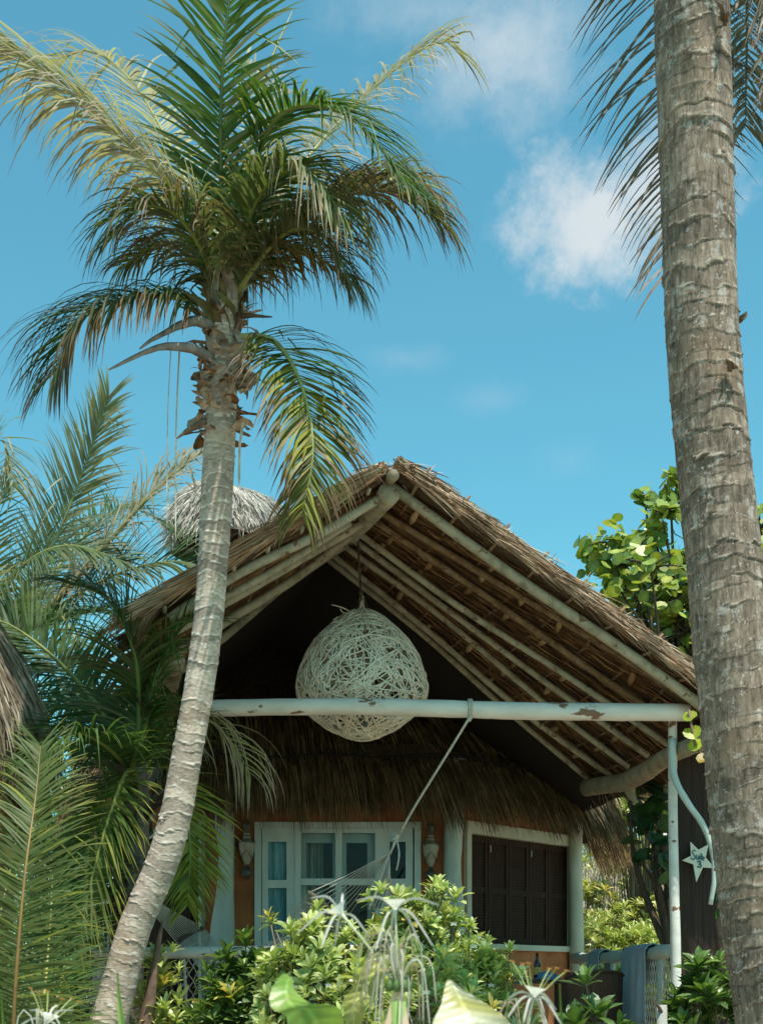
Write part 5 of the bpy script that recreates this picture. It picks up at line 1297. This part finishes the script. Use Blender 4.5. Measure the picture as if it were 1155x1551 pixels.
big_leaf('broad curled green leaf, leftmost of the near foreground leaves', [(512, 1640, 0), (522, 1560, -.03), (508, 1524, -.05), (470, 1519, -.03), (447, 1500, .02), (441, 1480, .05), (426, 1477, .03), (409, 1504, 0), (412, 1528, -.02), (432, 1536, -.02), (440, 1570, -.02), (470, 1620, 0)], 2.2, (.15, .27, .04), (.23, .34, .06), (512, 1640), .10, 1)
big_leaf('yellow ageing leaf just left of the withered lily blooms', [(532, 1600, 0), (520, 1530, 0), (520, 1515, 0), (545, 1480, 0), (566, 1445, .02), (588, 1450, .02), (572, 1500, 0), (556, 1525, -.02), (545, 1560, 0)], 2.45, (.40, .38, .10), (.30, .33, .09), (532, 1600), .08, 2)
big_leaf('pale yellow and white blotched leaf right of the withered lily blooms', [(740, 1660, 0), (690, 1600, -.02), (655, 1560, -.03), (668, 1520, .02), (678, 1484, .05), (700, 1498, .03), (735, 1520, 0), (768, 1545, -.03), (790, 1580, -.03), (775, 1620, 0)], 2.1, (.36, .33, .10), (.55, .53, .40), (740, 1660), .10, 3)

sp = thing('grey_stump', 'pale weathered stump with a broken twig low in front of the towel', 'stump', (*P(1003, 1551, 6.)[:2], 0))
m_ = MB(); m_.tube([P(1003, 2020, 6.), P(1002, 1600, 6.), P(1001, 1522, 6.)], [.03, .026, .024], 9, wob=.2, seed=3); m_.build('post', M['stump'], sp, True)
m_ = MB(); m_.tube(catmull([P(1002, 1535, 5.99), P(996, 1524, 5.97), P(990, 1518, 5.95)], 6), [.012, .010, .008, .007, .005, .004], 6); m_.build('broken_twig', M['bark'], sp, True)

# ------------------------------------------------------------------ ground, dune, background growth
mb = MB(); nG = 90; vs = []
xs = np.linspace(-1, 1, nG+1); xs = np.sign(xs)*np.abs(xs)**3*900
ys = np.concatenate((np.linspace(-60, 40, 61), np.linspace(45, 1500, 24)))
def gz(x, y):
    h = 0.
    d = max(0., y-17.2); h += 4.3*sstep(0, 9, d)*(.35+.65*sstep(-1.5, 5, x)) + .35*math.sin(x*.7)*math.sin(y*.5)*sstep(17, 22, y)
    if y > 60: h *= max(0., 1-(y-60)/60)
    return h
for y in ys:
    for x in xs: vs.append((x, y, gz(x, y)))
w_ = nG+1
mb.add(vs, [(j*w_+i, j*w_+i+1, (j+1)*w_+i+1, (j+1)*w_+i) for j in range(len(ys)-1) for i in range(nG)])
gr = mb.build('ground', M['sand'], None, True); tag(gr, kind='structure')

g = random.Random(101)
bgl = ['pale green shrub on the dune behind the right railing', 'yellow-green dune shrub beyond the porch post']
k = 0
spots = [(895, 1335, 17.5, 110, NY), (935, 1372, 17.0, 120, NP), (985, 1350, 17.4, 110, NY), (905, 1400, 16.4, 110, NP), (960, 1408, 16.2, 130, NP), (1010, 1395, 16.6, 110, NP), (1060, 1380, 16.4, 130, NP),
         (1105, 1340, 17, 130, NY), (930, 1265, 20, 130, NY), (1000, 1255, 20.5, 130, NY), (880, 1205, 22, 150, NY), (960, 1195, 23, 170, NY), (1050, 1200, 22, 170, NY), (1120, 1410, 15.5, 120, ND), (1000, 1440, 14.6, 120, NP), (925, 1440, 15, 120, NP)]
desc = ['rounded pale dune shrub left of the hut corner gap, under the thatch tip', 'bright green dune shrub right behind the short towel', 'pale dune shrub seen just left of the white post', 'bright shrub low behind the cream corner pillar', 'bright shrub behind the top of the long towel', 'bright shrub directly behind the white porch post',
        'green shrub behind the plank screen', 'yellow-green shrub between plank screen and brown trunk', 'pale shrub higher on the dune under the hanging straw', 'pale shrub higher on the dune behind the dark sea grape leaves', 'far pale shrub on the dune top beside the fringe', 'far pale shrub at the dune crest in the gap',
        'far pale shrub at the dune crest behind the post', 'dark shrub at the right behind the brown trunk', 'low green shrub behind the railing near the post', 'low green shrub behind the railing near the hut']
for (px, py, Y, w_, pal), ds in zip(spots, desc):
    shrub('dune_shrub', ds, px, py, Y, w_, 60 if Y < 18 else 46, .17 if Y < 18 else .2, pal, 200+k, 'shrubs on the dune behind the hut', zlow=gz((px-HX)/F*Y, Y)+.1, nleaf=11, wd=.3); k += 1
for px, py, Y, w_, ds in ((-30, 1440, 11.5, 200, 'dark shrub under the neighbouring hut at the far left'), (110, 1470, 11.2, 170, 'dark shrub behind the low palm fronds'), (160, 1230, 13.2, 150, 'dark shrub right behind the younger palm beside the porch'), (60, 1330, 15, 260, 'dark shrub between the two huts behind the fronds'), (150, 1290, 16.5, 200, 'dark tall shrub between the huts near the left porch')):
    shrub('dark_shrub', ds, px, py, Y, w_, 80, .2, ND, 230+k, 'dark shrubs between the huts', nleaf=11, wd=.33); k += 1
for px, py, Y, w_, ds in ((975, 1160, 17.6, 120, 'tall green tree crown filling the gap between the thatch tip and the white post'), (1075, 1190, 17.8, 120, 'tall green tree crown behind the plank screen and brown trunk'), (70, 1120, 19, 260, 'tall dark tree crown between the huts behind the fronds'), (190, 1150, 18.5, 240, 'tall dark tree crown just left of the thatched hut'), (-40, 1180, 17.5, 220, 'tall dark tree crown at the far left behind the neighbouring hut')):
    shrub('dark_tree' if px < 800 else 'dune_tree', ds, px, py, Y, w_, 150, .26, ND if px < 800 else NP, 260+k, 'dark trees between the huts' if px < 800 else 'green trees on the dune side', nleaf=11, wd=.33, group_cat='tree', zlow=.8); k += 1
# dry grass on the dune
mb = MB()
for i in range(5200):
    x = g.uniform(1.5, 8); y = g.uniform(17.5, 27); z = gz(x, y); p = np.array((x, y, z-.02))
    d = nz((g.gauss(0, .35), g.gauss(0, .35), 1)); h = g.uniform(.25, .75); c0 = g.choice(((.42, .36, .22), (.30, .30, .14), (.24, .29, .10), (.5, .45, .32)))
    straw(mb, p, d, h, g.uniform(.006, .013), .5, c0, mixc(c0, (.5, .45, .3), .5), g)
tag(mb.build('dune_grass', M['straw']), 'dry grass tufts covering the dune slope', 'grass', kind='stuff')

# ------------------------------------------------------------------ light, sky, camera
sd = nz((.17, -.31, .93))
el = math.asin(sd[2]); rot = math.atan2(sd[0], sd[1])
W = bpy.data.worlds.new('World'); bpy.context.scene.world = W; W.use_nodes = True
nt = W.node_tree; nt.nodes.clear()
out = nt.nodes.new('ShaderNodeOutputWorld'); bg = nt.nodes.new('ShaderNodeBackground'); bg.inputs['Strength'].default_value = .125
sky = nt.nodes.new('ShaderNodeTexSky'); sky.sky_type = 'NISHITA'; sky.sun_disc = False
sky.sun_elevation = el; sky.sun_rotation = rot; sky.air_density = 1.0; sky.dust_density = .6; sky.ozone_density = 1.0
hs = N(nt, 'ShaderNodeMix', data_type='RGBA', blend_type='MULTIPLY'); hs.inputs['Factor'].default_value = 1
L(nt, sky.outputs[0], hs.inputs['A']); hs.inputs['B'].default_value = (.62, 1.32, 1.12, 1)
tcn = nt.nodes.new('ShaderNodeTexCoord')
nzv = N(nt, 'ShaderNodeTexNoise'); nzv.inputs['Scale'].default_value = 11; nzv.inputs['Detail'].default_value = 9; nzv.inputs['Roughness'].default_value = .68
L(nt, tcn.outputs['Generated'], nzv.inputs['Vector'])
acc = None
for px, py, rx, rz, amp, sharp in ((900, 330, .062, .055, .95, 1.), (985, 290, .06, .045, .85, 1.), (770, 75, .085, .045, .72, .6), (650, 15, .09, .022, .5, .5), (860, 30, .05, .03, .45, .5), (615, 545, .035, .014, .22, .6), (740, 605, .04, .014, .12, .6), (860, 700, .03, .02, .10, .6)):
    d = nz(((px-HX)/F, 1, (HY-py)/F))
    sb = N(nt, 'ShaderNodeVectorMath', operation='SUBTRACT'); L(nt, tcn.outputs['Generated'], sb.inputs[0]); sb.inputs[1].default_value = tuple(d)
    ml = N(nt, 'ShaderNodeVectorMath', operation='MULTIPLY'); L(nt, sb.outputs[0], ml.inputs[0]); ml.inputs[1].default_value = (1/rx, .6/rx, 1/rz)
    le = N(nt, 'ShaderNodeVectorMath', operation='LENGTH'); L(nt, ml.outputs[0], le.inputs[0])
    a = N(nt, 'ShaderNodeMath', operation='MULTIPLY_ADD'); L(nt, nzv.outputs['Fac'], a.inputs[0]); a.inputs[1].default_value = -2.2; L(nt, le.outputs['Value'], a.inputs[2])
    mr = N(nt, 'ShaderNodeMapRange', interpolation_type='SMOOTHSTEP'); L(nt, a.outputs[0], mr.inputs['Value'])
    mr.inputs['From Min'].default_value = -.05; mr.inputs['From Max'].default_value = -.05-.75/sharp; mr.inputs['To Min'].default_value = 0; mr.inputs['To Max'].default_value = amp
    if acc is None: acc = mr.outputs[0]
    else:
        mxn = N(nt, 'ShaderNodeMath', operation='MAXIMUM'); L(nt, acc, mxn.inputs[0]); L(nt, mr.outputs[0], mxn.inputs[1]); acc = mxn.outputs[0]
mc = N(nt, 'ShaderNodeMix', data_type='RGBA'); L(nt, acc, mc.inputs['Factor']); L(nt, hs.outputs['Result'], mc.inputs['A']); mc.inputs['B'].default_value = (4.3, 4.7, 4.9, 1)
L(nt, mc.outputs['Result'], bg.inputs['Color']); L(nt, bg.outputs[0], out.inputs[0])

sl = bpy.data.lights.new('sun', 'SUN'); sl.energy = 5.0; sl.angle = math.radians(.53); sl.color = (1, .95, .87)
so = bpy.data.objects.new('sun', sl); C.objects.link(so); so.rotation_euler = Vector(sd).to_track_quat('Z', 'Y').to_euler(); so.location = (5, -5, 25)

cam = bpy.data.cameras.new('camera'); co = bpy.data.objects.new('camera', cam); C.objects.link(co)
co.location = (0, 0, EYE); co.rotation_euler = (math.radians(90), 0, 0)
cam.sensor_fit = 'VERTICAL'; cam.sensor_height = 32.24; cam.sensor_width = 24.0; cam.lens = F/1551*32.24
cam.shift_y = (HY-775.5)/1551; cam.clip_start = .05; cam.clip_end = 5000
cam.dof.use_dof = True; cam.dof.focus_distance = 9.0; cam.dof.aperture_fstop = 7.5
sc = bpy.context.scene; sc.camera = co
sc.view_settings.view_transform = 'Standard'; sc.view_settings.look = 'None'; sc.view_settings.exposure = .42; sc.view_settings.gamma = 1
sc.cycles.use_denoising = True
sc.cycles.max_bounces = 8; sc.cycles.transparent_max_bounces = 12
